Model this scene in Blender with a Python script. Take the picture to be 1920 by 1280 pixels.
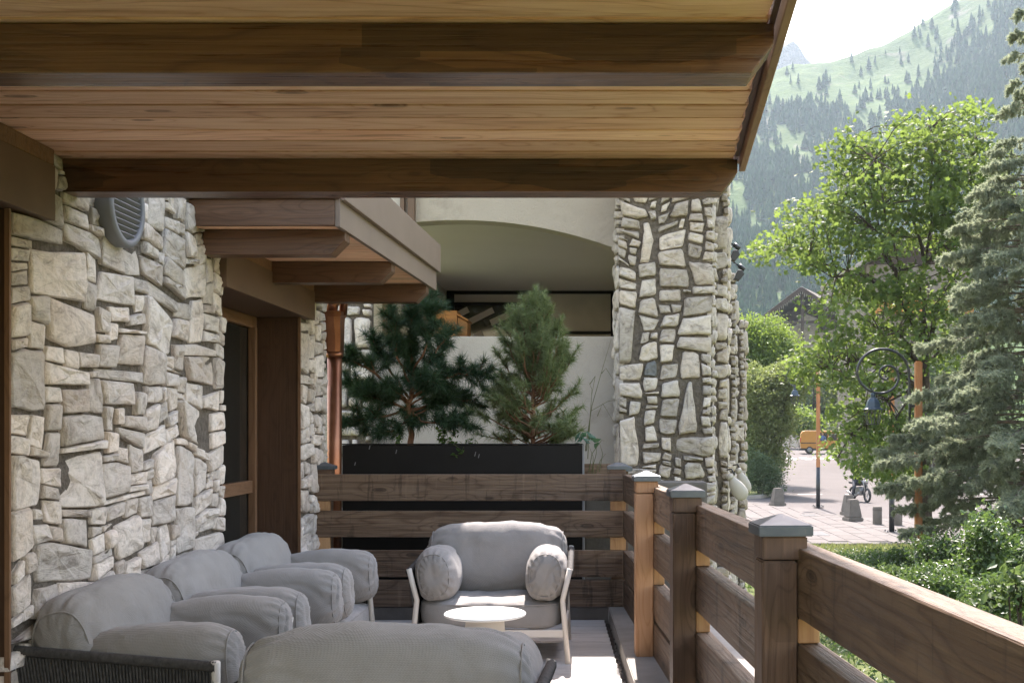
import bpy, bmesh, math, random
import numpy as np
from mathutils import Vector, Matrix, noise
R = math.radians
S = bpy.context.scene
COL = S.collection
for o in list(bpy.data.objects):
    bpy.data.objects.remove(o)

# ------------------------------------------------------------------ camera, sky, sun, exposure
CAMZ, F, PX, PY = 1.4, 2100.0, 1123.0, 804.0
cam = bpy.data.cameras.new('camera')
cam.sensor_width = 36.0
cam.lens = 36.0 * F / 1920.0
cam.shift_x = (960 - PX) / 1920.0
cam.shift_y = (PY - 640) / 1920.0
cam.clip_start, cam.clip_end = 0.05, 9000
camo = bpy.data.objects.new('camera', cam)
COL.objects.link(camo)
camo.location = (0, 0, CAMZ)
camo.rotation_euler = (R(90), 0, 0)
S.camera = camo

SUN_EL, SUN_AZ = 55.0, 0.5
W = bpy.data.worlds.new('World')
S.world = W
W.use_nodes = True
nt = W.node_tree
sky = nt.nodes.new('ShaderNodeTexSky')
sky.sky_type = 'NISHITA'
sky.sun_disc = False
sky.sun_elevation = R(SUN_EL)
sky.sun_rotation = R(SUN_AZ)
sky.altitude = 500
sky.ozone_density = 0.7
sky.air_density = 2.0
sky.dust_density = 3.0
tint = nt.nodes.new('ShaderNodeMix'); tint.data_type = 'RGBA'; tint.blend_type = 'MULTIPLY'; tint.inputs[0].default_value = 1.0
tint.inputs[7].default_value = (1.10, .955, .92, 1)      # the camera's white balance, the same all over the sky
nt.links.new(sky.outputs[0], tint.inputs[6])
nt.links.new(tint.outputs[2], nt.nodes['Background'].inputs[0])
nt.nodes['Background'].inputs[1].default_value = 0.085

sun = bpy.data.lights.new('sun', 'SUN')
sun.energy = 2.5
sun.angle = R(0.5)
sun.color = (1.0, 0.90, 0.85)
suno = bpy.data.objects.new('sun', sun)
COL.objects.link(suno)
suno.location = (10, 40, 60)
suno.rotation_euler = (-R(90 - SUN_EL), 0, -R(SUN_AZ))

S.view_settings.view_transform = 'Standard'
S.view_settings.look = 'None'
S.view_settings.exposure = 2.95
S.view_settings.gamma = 1.0
S.view_settings.use_curve_mapping = False
S.cycles.use_denoising = True
S.cycles.max_bounces = 10
S.cycles.diffuse_bounces = 6
S.cycles.transparent_max_bounces = 12
S.cycles.volume_bounces = 0
S.cycles.caustics_reflective = False
S.cycles.caustics_refractive = False
S.cycles.sample_clamp_indirect = 8.0

# ------------------------------------------------------------------ helpers
def at(px, py, d):
    """world point seen in the photograph at pixel (px, py), d metres away along the terrace"""
    return Vector(((px - PX) * d / F, d, CAMZ - (py - PY) * d / F))

def wm(o):
    m = Matrix.Identity(4)
    while o is not None:
        m = o.matrix_basis @ m
        o = o.parent
    return m

def place(o, M, parent):
    if parent is not None:
        o.parent = parent
        o.matrix_basis = wm(parent).inverted() @ M
    else:
        o.matrix_basis = M

def tag(o, label=None, cat=None, group=None, kind=None):
    if label: o['label'] = label
    if cat: o['category'] = cat
    if group: o['group'] = group
    if kind: o['kind'] = kind
    return o

def thing(name, loc, label, cat, group=None):
    o = bpy.data.objects.new(name, None)
    COL.objects.link(o)
    o.empty_display_size = 0.2
    o.matrix_basis = Matrix.Translation(Vector(loc))
    return tag(o, label, cat, group)

def obj(name, me, mat=None, parent=None, M=None):
    o = bpy.data.objects.new(name, me)
    COL.objects.link(o)
    if mat is not None and not me.materials:
        me.materials.append(mat)
    place(o, M if M is not None else Matrix.Identity(4), parent)
    return o

def copy_tree(o, parent=None):
    c = o.copy()
    COL.objects.link(c)
    c.parent = parent
    for ch in list(o.children):
        copy_tree(ch, c)
    return c

def smooth(me, on=True):
    me.polygons.foreach_set('use_smooth', [on] * len(me.polygons))
    return me

def bm_mesh(name, bm, sm=False):
    me = bpy.data.meshes.new(name)
    bm.to_mesh(me)
    bm.free()
    if sm: smooth(me)
    return me

def raw_mesh(name, v, f, sm=False):
    """fast mesh of equal-sided faces from numpy arrays"""
    v = np.asarray(v, np.float32); f = np.asarray(f, np.int32)
    me = bpy.data.meshes.new(name)
    me.vertices.add(len(v)); me.vertices.foreach_set('co', v.ravel())
    k = f.shape[1]
    me.loops.add(f.size); me.loops.foreach_set('vertex_index', f.ravel())
    me.polygons.add(len(f))
    me.polygons.foreach_set('loop_start', np.arange(0, f.size, k, dtype=np.int32))
    me.polygons.foreach_set('use_smooth', np.full(len(f), sm, dtype=bool))
    me.update(calc_edges=True)
    me.validate()
    return me

def pd_mesh(name, v, f, sm=False):
    me = bpy.data.meshes.new(name)
    me.from_pydata([tuple(p) for p in v], [], f)
    me.update()
    if sm: smooth(me)
    return me

def box_bm(bm, x0, x1, y0, y1, z0, z1):
    g = bmesh.ops.create_cube(bm, size=1.0)['verts']
    for v in g:
        v.co = Vector((x0 + (v.co.x + .5) * (x1 - x0), y0 + (v.co.y + .5) * (y1 - y0), z0 + (v.co.z + .5) * (z1 - z0)))
    return g

def box(name, x0, x1, y0, y1, z0, z1, mat, parent=None, bev=0.0, wob=0.0, seed=0):
    """axis-aligned box in world coordinates with its own origin at its centre"""
    c = Vector(((x0 + x1) / 2, (y0 + y1) / 2, (z0 + z1) / 2))
    bm = bmesh.new()
    box_bm(bm, x0 - c.x, x1 - c.x, y0 - c.y, y1 - c.y, z0 - c.z, z1 - c.z)
    if bev > 0:
        bmesh.ops.bevel(bm, geom=bm.edges[:], offset=bev, segments=2, affect='EDGES', profile=0.6)
    return obj(name, bm_mesh(name, bm), mat, parent, Matrix.Translation(c))

def frame_along(p0, p1, up=Vector((0, 0, 1))):
    p0, p1 = Vector(p0), Vector(p1)
    x = (p1 - p0).normalized()
    y = up.cross(x).normalized()
    z = x.cross(y)
    M = Matrix((x, y, z)).transposed().to_4x4()
    M.translation = (p0 + p1) / 2
    return M, (p1 - p0).length

def bar(name, p0, p1, w, h, mat, parent=None, bev=0.004, up=Vector((0, 0, 1))):
    """a squared timber from p0 to p1, local X along its length (grain), w across, h along up"""
    M, L = frame_along(p0, p1, up)
    bm = bmesh.new()
    box_bm(bm, -L / 2, L / 2, -w / 2, w / 2, -h / 2, h / 2)
    if bev > 0:
        bmesh.ops.bevel(bm, geom=bm.edges[:], offset=min(bev, w * .3, h * .3), segments=2, affect='EDGES', profile=0.6)
    return obj(name, bm_mesh(name, bm), mat, parent, M)

def prism(name, pts, t, mat, parent, M, bev=0.0, sm=False):
    """polygon pts in local XZ extruded from y=0 to y=t"""
    bm = bmesh.new()
    a = [bm.verts.new((p[0], 0, p[1])) for p in pts]
    b = [bm.verts.new((p[0], t, p[1])) for p in pts]
    bm.faces.new(a); bm.faces.new(b[::-1])
    n = len(pts)
    for i in range(n):
        bm.faces.new((a[i], b[i], b[(i + 1) % n], a[(i + 1) % n])[::-1])
    bmesh.ops.recalc_face_normals(bm, faces=bm.faces[:])
    if bev > 0:
        bmesh.ops.bevel(bm, geom=bm.edges[:], offset=bev, segments=2, affect='EDGES', profile=0.6)
    return obj(name, bm_mesh(name, bm, sm), mat, parent, M)

def tube_bm(bm, pts, rad, sides=8, cap=True):
    pts = [Vector(p) for p in pts]
    rs = rad if isinstance(rad, (list, tuple)) else [rad] * len(pts)
    rings = []
    ref = None
    for i, p in enumerate(pts):
        d = (pts[min(i + 1, len(pts) - 1)] - pts[max(i - 1, 0)])
        d = d.normalized() if d.length > 1e-9 else Vector((0, 0, 1))
        if ref is None:
            ref = Vector((1, 0, 0)) if abs(d.x) < 0.8 else Vector((0, 1, 0))
        u = (ref - d * ref.dot(d)).normalized()
        ref = u
        w = d.cross(u)
        rings.append([bm.verts.new(p + rs[i] * (u * math.cos(2 * math.pi * k / sides) + w * math.sin(2 * math.pi * k / sides))) for k in range(sides)])
    for a, b in zip(rings, rings[1:]):
        for k in range(sides):
            bm.faces.new((a[k], a[(k + 1) % sides], b[(k + 1) % sides], b[k]))
    if cap:
        bm.faces.new(rings[0][::-1]); bm.faces.new(rings[-1])

def tube(name, pts, rad, mat, parent=None, sides=8, origin=None, sm=True):
    o = Vector(origin) if origin is not None else Vector(pts[0])
    bm = bmesh.new()
    tube_bm(bm, [Vector(p) - o for p in pts], rad, sides)
    return obj(name, bm_mesh(name, bm, sm), mat, parent, Matrix.Translation(o))

def lathe(name, prof, mat, parent, M, seg=32, sm=True):
    """profile of (radius, z) turned about local Z"""
    v, f = [], []
    n = len(prof)
    for i in range(seg):
        a = 2 * math.pi * i / seg
        for r, z in prof:
            v.append((r * math.cos(a), r * math.sin(a), z))
    for i in range(seg):
        j = (i + 1) % seg
        for k in range(n - 1):
            f.append((i * n + k, j * n + k, j * n + k + 1, i * n + k + 1))
    f.append([i * n for i in range(seg)][::-1])
    f.append([i * n + n - 1 for i in range(seg)])
    me = pd_mesh(name, v, f, sm)
    return obj(name, me, mat, parent, M)

# ------------------------------------------------------------------ materials
class NB:
    def __init__(s, name):
        s.m = bpy.data.materials.new(name)
        s.m.use_nodes = True
        s.t = s.m.node_tree
        s.b = s.t.nodes['Principled BSDF']
        s.out = s.t.nodes['Material Output']
    def n(s, typ, **kw):
        x = s.t.nodes.new('ShaderNode' + typ)
        for k, v in kw.items():
            if k.startswith('i_'):
                key = k[2:]
                x.inputs[int(key) if key.isdigit() else key.replace('_', ' ')].default_value = v
            else:
                setattr(x, k, v)
        return x
    def l(s, a, b):
        s.t.links.new(a, b)
    def coords(s, scale=(1, 1, 1), rnd=True, gen='Object'):
        tc = s.n('TexCoord')
        mp = s.n('Mapping')
        mp.inputs['Scale'].default_value = scale
        if rnd:
            oi = s.n('ObjectInfo')
            ad = s.n('VectorMath', operation='MULTIPLY_ADD')
            s.l(oi.outputs['Random'], ad.inputs[0])
            ad.inputs[1].default_value = (37.0, 17.0, 23.0)
            s.l(tc.outputs[gen], ad.inputs[2])
            s.l(ad.outputs[0], mp.inputs['Vector'])
        else:
            s.l(tc.outputs[gen], mp.inputs['Vector'])
        return mp.outputs[0]
    def noise(s, vec, scale, detail=4, rough=.55, dist=0.0):
        x = s.n('TexNoise', i_Scale=scale, i_Detail=detail, i_Roughness=rough, i_Distortion=dist)
        if vec is not None: s.l(vec, x.inputs['Vector'])
        return x.outputs['Fac']
    def ramp(s, fac, stops):
        x = s.n('ValToRGB')
        e = x.color_ramp.elements
        while len(e) < len(stops): e.new(0.5)
        for el, (p, c) in zip(e, stops):
            el.position = p
            el.color = (c[0], c[1], c[2], 1) if isinstance(c, (tuple, list)) else (c, c, c, 1)
        s.l(fac, x.inputs[0])
        return x.outputs[0]
    def mix(s, fac, a, b, mode='MIX'):
        x = s.n('Mix', data_type='RGBA', blend_type=mode)
        for sock, v in ((x.inputs[0], fac), (x.inputs[6], a), (x.inputs[7], b)):
            if isinstance(v, (int, float)): sock.default_value = v if sock.type == 'VALUE' else (v, v, v, 1)
            elif isinstance(v, (tuple, list)): sock.default_value = (v[0], v[1], v[2], 1)
            else: s.l(v, sock)
        return x.outputs[2]
    def math(s, op, a, b=0.0):
        x = s.n('Math', operation=op)
        for i, v in enumerate((a, b)):
            if isinstance(v, (int, float)): x.inputs[i].default_value = v
            else: s.l(v, x.inputs[i])
        return x.outputs[0]
    def bump(s, h, strength=.3, dist=.01, prev=None):
        x = s.n('Bump', i_Strength=strength, i_Distance=dist)
        s.l(h, x.inputs['Height'])
        if prev is not None: s.l(prev, x.inputs['Normal'])
        s.l(x.outputs[0], s.b.inputs['Normal'])
        return x.outputs[0]
    def color(s, c):
        if isinstance(c, (tuple, list)): s.b.inputs['Base Color'].default_value = (c[0], c[1], c[2], 1)
        else: s.l(c, s.b.inputs['Base Color'])
    def rough(s, r):
        if isinstance(r, (int, float)): s.b.inputs['Roughness'].default_value = r
        else: s.l(r, s.b.inputs['Roughness'])

def wood(name, dark, mid, light, rough=.6, knots=.6, vary=.25, spec=.35, ring=7.0, rnd_hue=True, ridges=.25, drip=0.0, patch=0.0):
    b = NB(name)
    v = b.coords((1, 1, 1))
    def sc(x, y):
        m = b.n('Mapping'); m.inputs['Scale'].default_value = (x, y, y); b.l(v, m.inputs['Vector']); return m.outputs[0]
    # knots: sparse cells, the growth lines bend round them
    vo = b.n('TexVoronoi', i_Scale=1.0, i_Randomness=1.0); b.l(sc(2.3, 7.5), vo.inputs['Vector'])
    kd = vo.outputs['Distance']
    bend = b.ramp(kd, [(.05, 1.0), (.30, .25), (.5, 0.0)])
    big = b.noise(sc(.45, ring * .6), 1.0, 2, .5, .3)
    ph = b.math('ADD', b.math('MULTIPLY', big, 16.0), b.math('MULTIPLY', bend, 2.6 if knots > 0 else 0))
    rings = b.math('ABSOLUTE', b.math('SUBTRACT', b.math('FRACT', ph), .5))
    rings = b.ramp(rings, [(.0, 0.0), (.14, .75), (.5, 1.0)])
    fine = b.noise(sc(1.6, 75), 1.0, 5, .62)
    fine_c = b.ramp(fine, [(.34, 0.0), (.62, 1.0)])
    streak = b.ramp(b.noise(sc(.7, 26), 1.0, 4, .6), [(.30, 0.0), (.44, 1.0)])
    blot = b.ramp(b.noise(sc(1.1, 3.5), 1.0, 4, .62), [(.3, 0.0), (.7, 1.0)])
    g = b.math('ADD', b.math('ADD', b.math('MULTIPLY', rings, .26), b.math('MULTIPLY', fine_c, .24)), b.math('ADD', b.math('MULTIPLY', streak, .22), b.math('MULTIPLY', blot, .28)))
    c = b.ramp(g, [(.12, dark), (.55, mid), (.95, light)])
    if knots > 0:
        kn = b.ramp(kd, [(.055, 1.0), (.085, .55), (.11, .9), (.14, 0.0)])
        c = b.mix(b.math('MULTIPLY', kn, knots), c, tuple(x * .55 for x in dark))
    if drip > 0:                                  # rain runs across the grain, dark and pale
        m = b.n('Mapping'); m.inputs['Scale'].default_value = (15.0, 1.3, 1.6); b.l(v, m.inputs['Vector'])
        dr = b.noise(m.outputs[0], 1.0, 5, .7)
        c = b.mix(b.math('MULTIPLY', b.ramp(dr, [(.56, 0.0), (.66, 1.0)]), drip), c, tuple(x * .5 for x in dark))
        c = b.mix(b.math('MULTIPLY', b.ramp(dr, [(.30, 1.0), (.38, 0.0)]), drip * .6), c, tuple(min(1, x * 1.5) for x in light))
    if patch > 0:                                 # old worn, darker handling marks
        m = b.n('Mapping'); m.inputs['Scale'].default_value = (2.4, 9.0, 11.0); b.l(v, m.inputs['Vector'])
        pt = b.n('TexVoronoi', i_Scale=1.0, distance='CHEBYCHEV'); b.l(m.outputs[0], pt.inputs['Vector'])
        pc = b.n('SeparateColor'); b.l(pt.outputs['Color'], pc.inputs[0])
        c = b.mix(b.math('MULTIPLY', b.ramp(b.math('ADD', pc.outputs[0], b.math('MULTIPLY', b.math('SUBTRACT', streak, .5), .12)), [(.70, 0.0), (.80, 1.0)]), patch), c, tuple(x * .6 for x in dark))
    oi = b.n('ObjectInfo')
    val = b.math('ADD', b.math('MULTIPLY', oi.outputs['Random'], vary * 2), 1 - vary)
    hs = b.n('HueSaturation'); b.l(c, hs.inputs['Color']); b.l(val, hs.inputs['Value'])
    b.color(hs.outputs[0])
    b.rough(b.math('ADD', b.math('MULTIPLY', fine_c, .2), rough - .1))
    b.b.inputs['Specular IOR Level'].default_value = spec
    b.bump(b.math('ADD', b.math('MULTIPLY', fine_c, .8), b.math('MULTIPLY', streak, .7)), ridges, .004)
    return b.m

def stone_mat(name, cold, warm, dark, vary=.22, crack=.6, sc=1.0):
    b = NB(name)
    v = b.coords((1, 1, 1))
    n1 = b.noise(v, 4.5 * sc, 6, .62, .5)
    n2 = b.noise(v, 28 * sc, 5, .7)
    n3 = b.noise(v, 120 * sc, 3, .7)
    mp = b.n('Mapping'); mp.inputs['Scale'].default_value = (5 * sc, 30 * sc, 11 * sc); mp.inputs['Rotation'].default_value = (.3, .35, .5); b.l(v, mp.inputs['Vector'])
    strata = b.noise(mp.outputs[0], 1.0, 5, .65, 1.2)
    c = b.ramp(n1, [(.30, warm), (.5, cold), (.68, tuple(min(1, x * 1.18) for x in cold))])
    oi = b.n('ObjectInfo')
    hue = b.ramp(oi.outputs['Random'], [(0, warm), (.35, cold), (.7, tuple(x * .97 for x in cold)), (1, tuple((x + y) / 2 for x, y in zip(warm, cold)))])
    c = b.mix(.5, c, hue)
    ck = b.ramp(strata, [(.30, 1.0), (.42, .3), (.52, 0.0)])
    c = b.mix(b.math('MULTIPLY', ck, crack), c, dark)
    sp = b.ramp(n2, [(.30, .75), (.5, 1.0), (.72, 1.07)])
    c = b.mix(1.0, c, sp, 'MULTIPLY')
    val = b.math('ADD', b.math('MULTIPLY', b.math('FRACT', b.math('MULTIPLY', oi.outputs['Random'], 7.31)), vary * 2), 1 - vary)
    hs = b.n('HueSaturation'); b.l(c, hs.inputs['Color']); b.l(val, hs.inputs['Value'])
    b.color(hs.outputs[0])
    b.rough(.88)
    b.b.inputs['Specular IOR Level'].default_value = .25
    p = b.bump(strata, .7, .026)
    p = b.bump(n1, .35, .012, p)
    p = b.bump(n2, .6, .009, p)
    b.bump(n3, .35, .003, p)
    return b.m

def plain(name, c1, c2, scale=6, rough=.8, bump=.15, bscale=60, bdist=.004, spec=.4, metal=0.0, detail=5, rnd=True, dirt=None):
    b = NB(name)
    v = b.coords((1, 1, 1), rnd)
    c = b.ramp(b.noise(v, scale, detail, .6), [(.3, c1), (.7, c2)])
    if dirt:
        c = b.mix(b.ramp(b.noise(v, dirt[1], 6, .7, .6), [(dirt[2], 0.0), (dirt[2] + .2, dirt[3])]), c, dirt[0])
    b.color(c)
    b.rough(rough)
    b.b.inputs['Specular IOR Level'].default_value = spec
    b.b.inputs['Metallic'].default_value = metal
    if bump > 0:
        b.bump(b.noise(v, bscale, 5, .65), bump, bdist)
    return b.m

def leaf_mat(name, a, bcol, trans, tfac=.45, rough=.55, spec=.35):
    """leaf / needle: diffuse with light shining through, tint varied leaf by leaf"""
    b = NB(name)
    ge = b.n('NewGeometry')
    c = b.ramp(ge.outputs['Random Per Island'], [(0, a), (1, bcol)])
    b.color(c)
    b.rough(rough)
    b.b.inputs['Specular IOR Level'].default_value = spec
    tr = b.n('BsdfTranslucent')
    tc = b.mix(.6, c, trans)
    b.l(tc, tr.inputs['Color'])
    mx = b.n('MixShader'); mx.inputs[0].default_value = tfac
    b.l(b.b.outputs[0], mx.inputs[1]); b.l(tr.outputs[0], mx.inputs[2])
    b.l(mx.outputs[0], b.out.inputs['Surface'])
    return b.m

M_ = {}
M_['ceiling'] = wood('pine ceiling boards', (.27, .125, .068), (.68, .385, .235), (.88, .60, .42), .6, .75, .18, ring=6, ridges=.45)
M_['beam'] = wood('dark stained beam', (.036, .0145, .007), (.105, .045, .0215), (.20, .098, .048), .34, .4, .15, ring=5, spec=.6, patch=.6)
M_['canopy_beam'] = wood('stained canopy beam', (.045, .022, .012), (.095, .049, .028), (.155, .085, .05), .4, .35, .12, ring=7)
M_['rail'] = wood('weathered railing board', (.036, .020, .012), (.100, .062, .038), (.21, .145, .098), .5, .75, .2, ring=6, ridges=.9, drip=.55)
M_['fascia_wood'] = wood('brown verge board', (.12, .065, .038), (.20, .115, .07), (.28, .17, .11), .55, .6, .1)  # brown wood of the porch roof edge board
M_['raw'] = wood('raw spacer wood', (.22, .11, .05), (.33, .18, .085), (.43, .26, .13), .65, .4, .2)
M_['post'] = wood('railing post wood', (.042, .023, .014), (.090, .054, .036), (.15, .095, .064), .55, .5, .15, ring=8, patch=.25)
M_['lit_post'] = wood('lit railing post wood', (.22, .11, .055), (.36, .20, .105), (.46, .28, .165), .55, .6, .1, ring=8)  # lighter copy of the post wood, sun and bounce light put into its colour
M_['brown_paint'] = plain('brown painted cladding', (.115, .07, .046), (.145, .09, .06), 3, .5, .12, 90, .002, dirt=((.07, .04, .026), 2.5, .6, .5))
M_['fascia'] = plain('taupe painted fascia', (.17, .125, .097), (.205, .152, .12), 3, .5, .1, 90, .002)
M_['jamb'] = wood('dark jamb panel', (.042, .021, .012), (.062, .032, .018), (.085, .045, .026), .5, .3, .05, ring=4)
M_['frame_wood'] = wood('oiled door frame', (.10, .052, .027), (.16, .088, .048), (.23, .13, .075), .45, .3, .08)
M_['floor'] = wood('grey terrace boards', (.27, .25, .235), (.40, .375, .35), (.50, .475, .45), .65, .5, .12, ring=6, ridges=.35)
M_['stone'] = stone_mat('pale wall stone', (.60, .545, .495), (.60, .495, .41), (.17, .14, .118), crack=.7)
M_['stone2'] = stone_mat('pillar stone', (.50, .45, .40), (.45, .37, .30), (.15, .125, .105), vary=.26, crack=.8)
M_['dark_stone'] = stone_mat('slate stone', (.16, .165, .17), (.15, .145, .14), (.05, .05, .05))
M_['mortar'] = plain('grey brown mortar', (.10, .085, .07), (.22, .19, .16), 26, .95, 1.0, 48, .03, .2)
M_['plaster'] = plain('rough cream plaster', (.42, .375, .33), (.47, .425, .375), 2.5, .92, .9, 55, .012, .2, dirt=((.24, .205, .17), 2.2, .54, .55))
M_['plaster_smooth'] = plain('smooth balcony plaster', (.56, .52, .47), (.60, .56, .51), 1.2, .9, .15, 40, .004, .2)
M_['zinc'] = plain('weathered zinc', (.075, .092, .112), (.13, .15, .17), 9, .45, .12, 50, .002, .5, .55, dirt=((.22, .2, .18), 22, .58, .6))
M_['copper'] = plain('brown copper', (.24, .10, .055), (.36, .165, .095), 5, .36, .08, 30, .003, .5, .9, dirt=((.16, .07, .04), 4, .55, .7))
M_['black_metal'] = plain('black planter metal', (.007, .0065, .0065), (.011, .0105, .0105), 4, .55, .06, 30, .002, .2, dirt=((.10, .095, .09), 16, .68, .6))
M_['dark_iron'] = plain('dark iron', (.02, .022, .026), (.035, .037, .042), 8, .4, .08, 80, .002, .5, .3)
M_['blue_iron'] = plain('blue grey lantern hood', (.022, .040, .062), (.035, .055, .08), 8, .35, .05, 80, .002)
M_['vent'] = plain('grey vent metal', (.17, .17, .18), (.21, .21, .22), 6, .5, .05, 80, .001)
M_['shade_black'] = plain('near black painted shade', (.02, .02, .02), (.025, .025, .025), 6, .8, 0)  # near-black colour stands in for shade inside the vent and doorways
M_['frame_metal'] = plain('cream powder coated frame', (.60, .555, .495), (.64, .59, .53), 6, .45, .05, 200, .0005)
M_['white_top'] = plain('white table top', (.80, .79, .76), (.84, .83, .80), 6, .4, .03, 200, .0005)
M_['rope'] = plain('charcoal rope', (.03, .028, .027), (.085, .08, .076), 60, .85, .5, 300, .002)
M_['soil'] = plain('dark soil', (.03, .022, .016), (.07, .05, .036), 14, .95, 1.0, 60, .02)
M_['concrete'] = plain('grey concrete kerb', (.22, .205, .185), (.30, .28, .255), 4, .85, .35, 60, .004, .3, dirt=((.16, .145, .13), 3, .55, .55))
M_['dark_concrete'] = plain('dark base plinth', (.09, .08, .072), (.15, .135, .12), 4, .9, .5, 40, .006, .2)
M_['ochre'] = wood('ochre cabinet wood', (.20, .075, .014), (.32, .135, .028), (.42, .195, .05), .5, .5, .1)
M_['lamp_wood'] = wood('orange lamp pole', (.26, .10, .04), (.34, .145, .06), (.42, .20, .09), .55, .5, .06)
def glassy(name, c, rough):
    b = NB(name)
    v = b.coords((1, 1, 1))
    b.color(b.ramp(b.noise(v, 1.5, 3), [(.3, c), (.7, tuple(x * 1.5 for x in c))]))
    b.rough(rough)
    b.b.inputs['Specular IOR Level'].default_value = .6
    return b.m
M_['dark_glass'] = glassy('dark door glass', (.012, .013, .012), .06)
M_['grey_panel'] = glassy('grey window blind', (.36, .335, .30), .45)

def fabric_mat():
    b = NB('taupe woven fabric')
    tc = b.n('TexCoord')
    sx = b.n('TexWave', i_Scale=62.0, i_Distortion=1.2, i_Detail=2.0); sx.bands_direction = 'DIAGONAL'
    b.l(tc.outputs['Object'], sx.inputs['Vector'])
    sy = b.n('TexWave', i_Scale=70.0, i_Distortion=1.2, i_Detail=2.0); sy.bands_direction = 'Z'
    b.l(tc.outputs['Object'], sy.inputs['Vector'])
    weave = b.math('MULTIPLY', sx.outputs['Fac'], sy.outputs['Fac'])
    v = b.coords((1, 1, 1))
    c = b.ramp(b.noise(v, 7, 5, .6), [(.25, (.265, .25, .238)), (.75, (.325, .307, .292))])
    c = b.mix(b.math('MULTIPLY', b.math('SUBTRACT', 1.0, weave), .17), c, (.13, .12, .11))
    c = b.mix(b.math('MULTIPLY', b.noise(v, 420, 2, .6), .25), c, (.15, .14, .13))
    b.color(c)
    b.rough(.95)
    b.b.inputs['Specular IOR Level'].default_value = .15
    b.b.inputs['Sheen Weight'].default_value = .15
    p = b.bump(weave, .5, .002)
    p = b.bump(b.noise(v, 260, 3, .7), .35, .0015, p)
    b.bump(b.noise(v, 9, 4, .6, .8), .25, .02, p)
    return b.m
M_['fabric'] = fabric_mat()

# ------------------------------------------------------------------ rubble masonry
def pack(w, h, cell, sizes, rng, holes):
    nx, nz = max(1, int(round(w / cell))), max(1, int(round(h / cell)))
    cw, ch = w / nx, h / nz
    occ = np.zeros((nz, nx), bool)
    for (a, b, c, d) in holes:
        occ[max(0, int(round(c / ch))):int(round(d / ch)), max(0, int(round(a / cw))):int(round(b / cw))] = True
    out = []
    tot = sum(s[4] for s in sizes)
    for j in range(nz):
        for i in range(nx):
            if occ[j, i]: continue
            run = 0
            while i + run < nx and not occ[j, i + run]: run += 1
            r = rng.random() * tot
            for s in sizes:
                r -= s[4]
                if r <= 0: break
            sw = max(1, int(round(rng.uniform(s[0], s[1]) / cw)))
            sh = max(1, int(round(rng.uniform(s[2], s[3]) / ch)))
            sw = min(sw, run)
            if run - sw == 1: sw = run if run <= 4 else sw - 1 if sw > 1 else sw
            if s[3] < s[1] * 1.25 or sw * cw < s[0] * .8: sh = min(sh, max(1, int(round(sw * cw / ch * 1.05))))
            sh = min(sh, nz - j)
            if nz - j - sh == 1: sh += 1
            k = 1
            while k < sh and not occ[j + k, i:i + sw].any(): k += 1
            sh = min(sh, k)
            occ[j:j + sh, i:i + sw] = True
            out.append((i * cw, (i + sw) * cw, j * ch, (j + sh) * ch))
    return out

def clip(poly, p, n):
    """keep the part of a convex polygon on the side n.(q-p) <= 0"""
    out = []
    for i in range(len(poly)):
        a, b = poly[i], poly[(i + 1) % len(poly)]
        da, db = (a[0] - p[0]) * n[0] + (a[1] - p[1]) * n[1], (b[0] - p[0]) * n[0] + (b[1] - p[1]) * n[1]
        if da <= 0: out.append(a)
        if (da < 0 < db) or (db < 0 < da):
            t = da / (da - db)
            out.append((a[0] + (b[0] - a[0]) * t, a[1] + (b[1] - a[1]) * t))
    return out

def stone_outlines(rects, gap, rng, tilt, grow, w, h):
    polys = []
    for (a, b, c, d) in rects:
        e = [grow if a > .001 else 0, grow if b < w - .001 else 0, grow if c > .001 else 0, grow if d < h - .001 else 0]
        polys.append([(a - e[0], c - e[2]), (b + e[1], c - e[2]), (b + e[1], d + e[3]), (a - e[0], d + e[3])])
    n = len(rects)
    for i in range(n):
        a, b, c, d = rects[i]
        for j in range(i + 1, n):
            A, B, C_, D = rects[j]
            if A > b + grow * 2 + .01 or a > B + grow * 2 + .01 or C_ > d + grow * 2 + .01 or c > D + grow * 2 + .01: continue
            ox, oz = min(b, B) - max(a, A), min(d, D) - max(c, C_)
            if max(ox, oz) < .012 or min(ox, oz) < -.012: continue
            g = gap * rng.uniform(.55, 1.5) / 2
            t = rng.gauss(0, tilt) * min(1.0, .13 / max(ox, oz)); off = rng.gauss(0, .16) * min(.05, b - a, B - A, d - c, D - C_)
            if oz > ox:                                   # side by side
                s = 1 if a < A else -1
                x = ((b + A) / 2 if s > 0 else (a + B) / 2) + off; z = (max(c, C_) + min(d, D)) / 2
                nn = (s * math.cos(t), s * math.sin(t))
            else:                                         # one above the other
                s = 1 if c < C_ else -1
                z = ((d + C_) / 2 if s > 0 else (c + D) / 2) + off; x = (max(a, A) + min(b, B)) / 2
                nn = (s * math.sin(t), s * math.cos(t))
            if polys[i]: polys[i] = clip(polys[i], (x - nn[0] * g, z - nn[1] * g), nn)
            if polys[j]: polys[j] = clip(polys[j], (x + nn[0] * g, z + nn[1] * g), (-nn[0], -nn[1]))
    return polys

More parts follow.
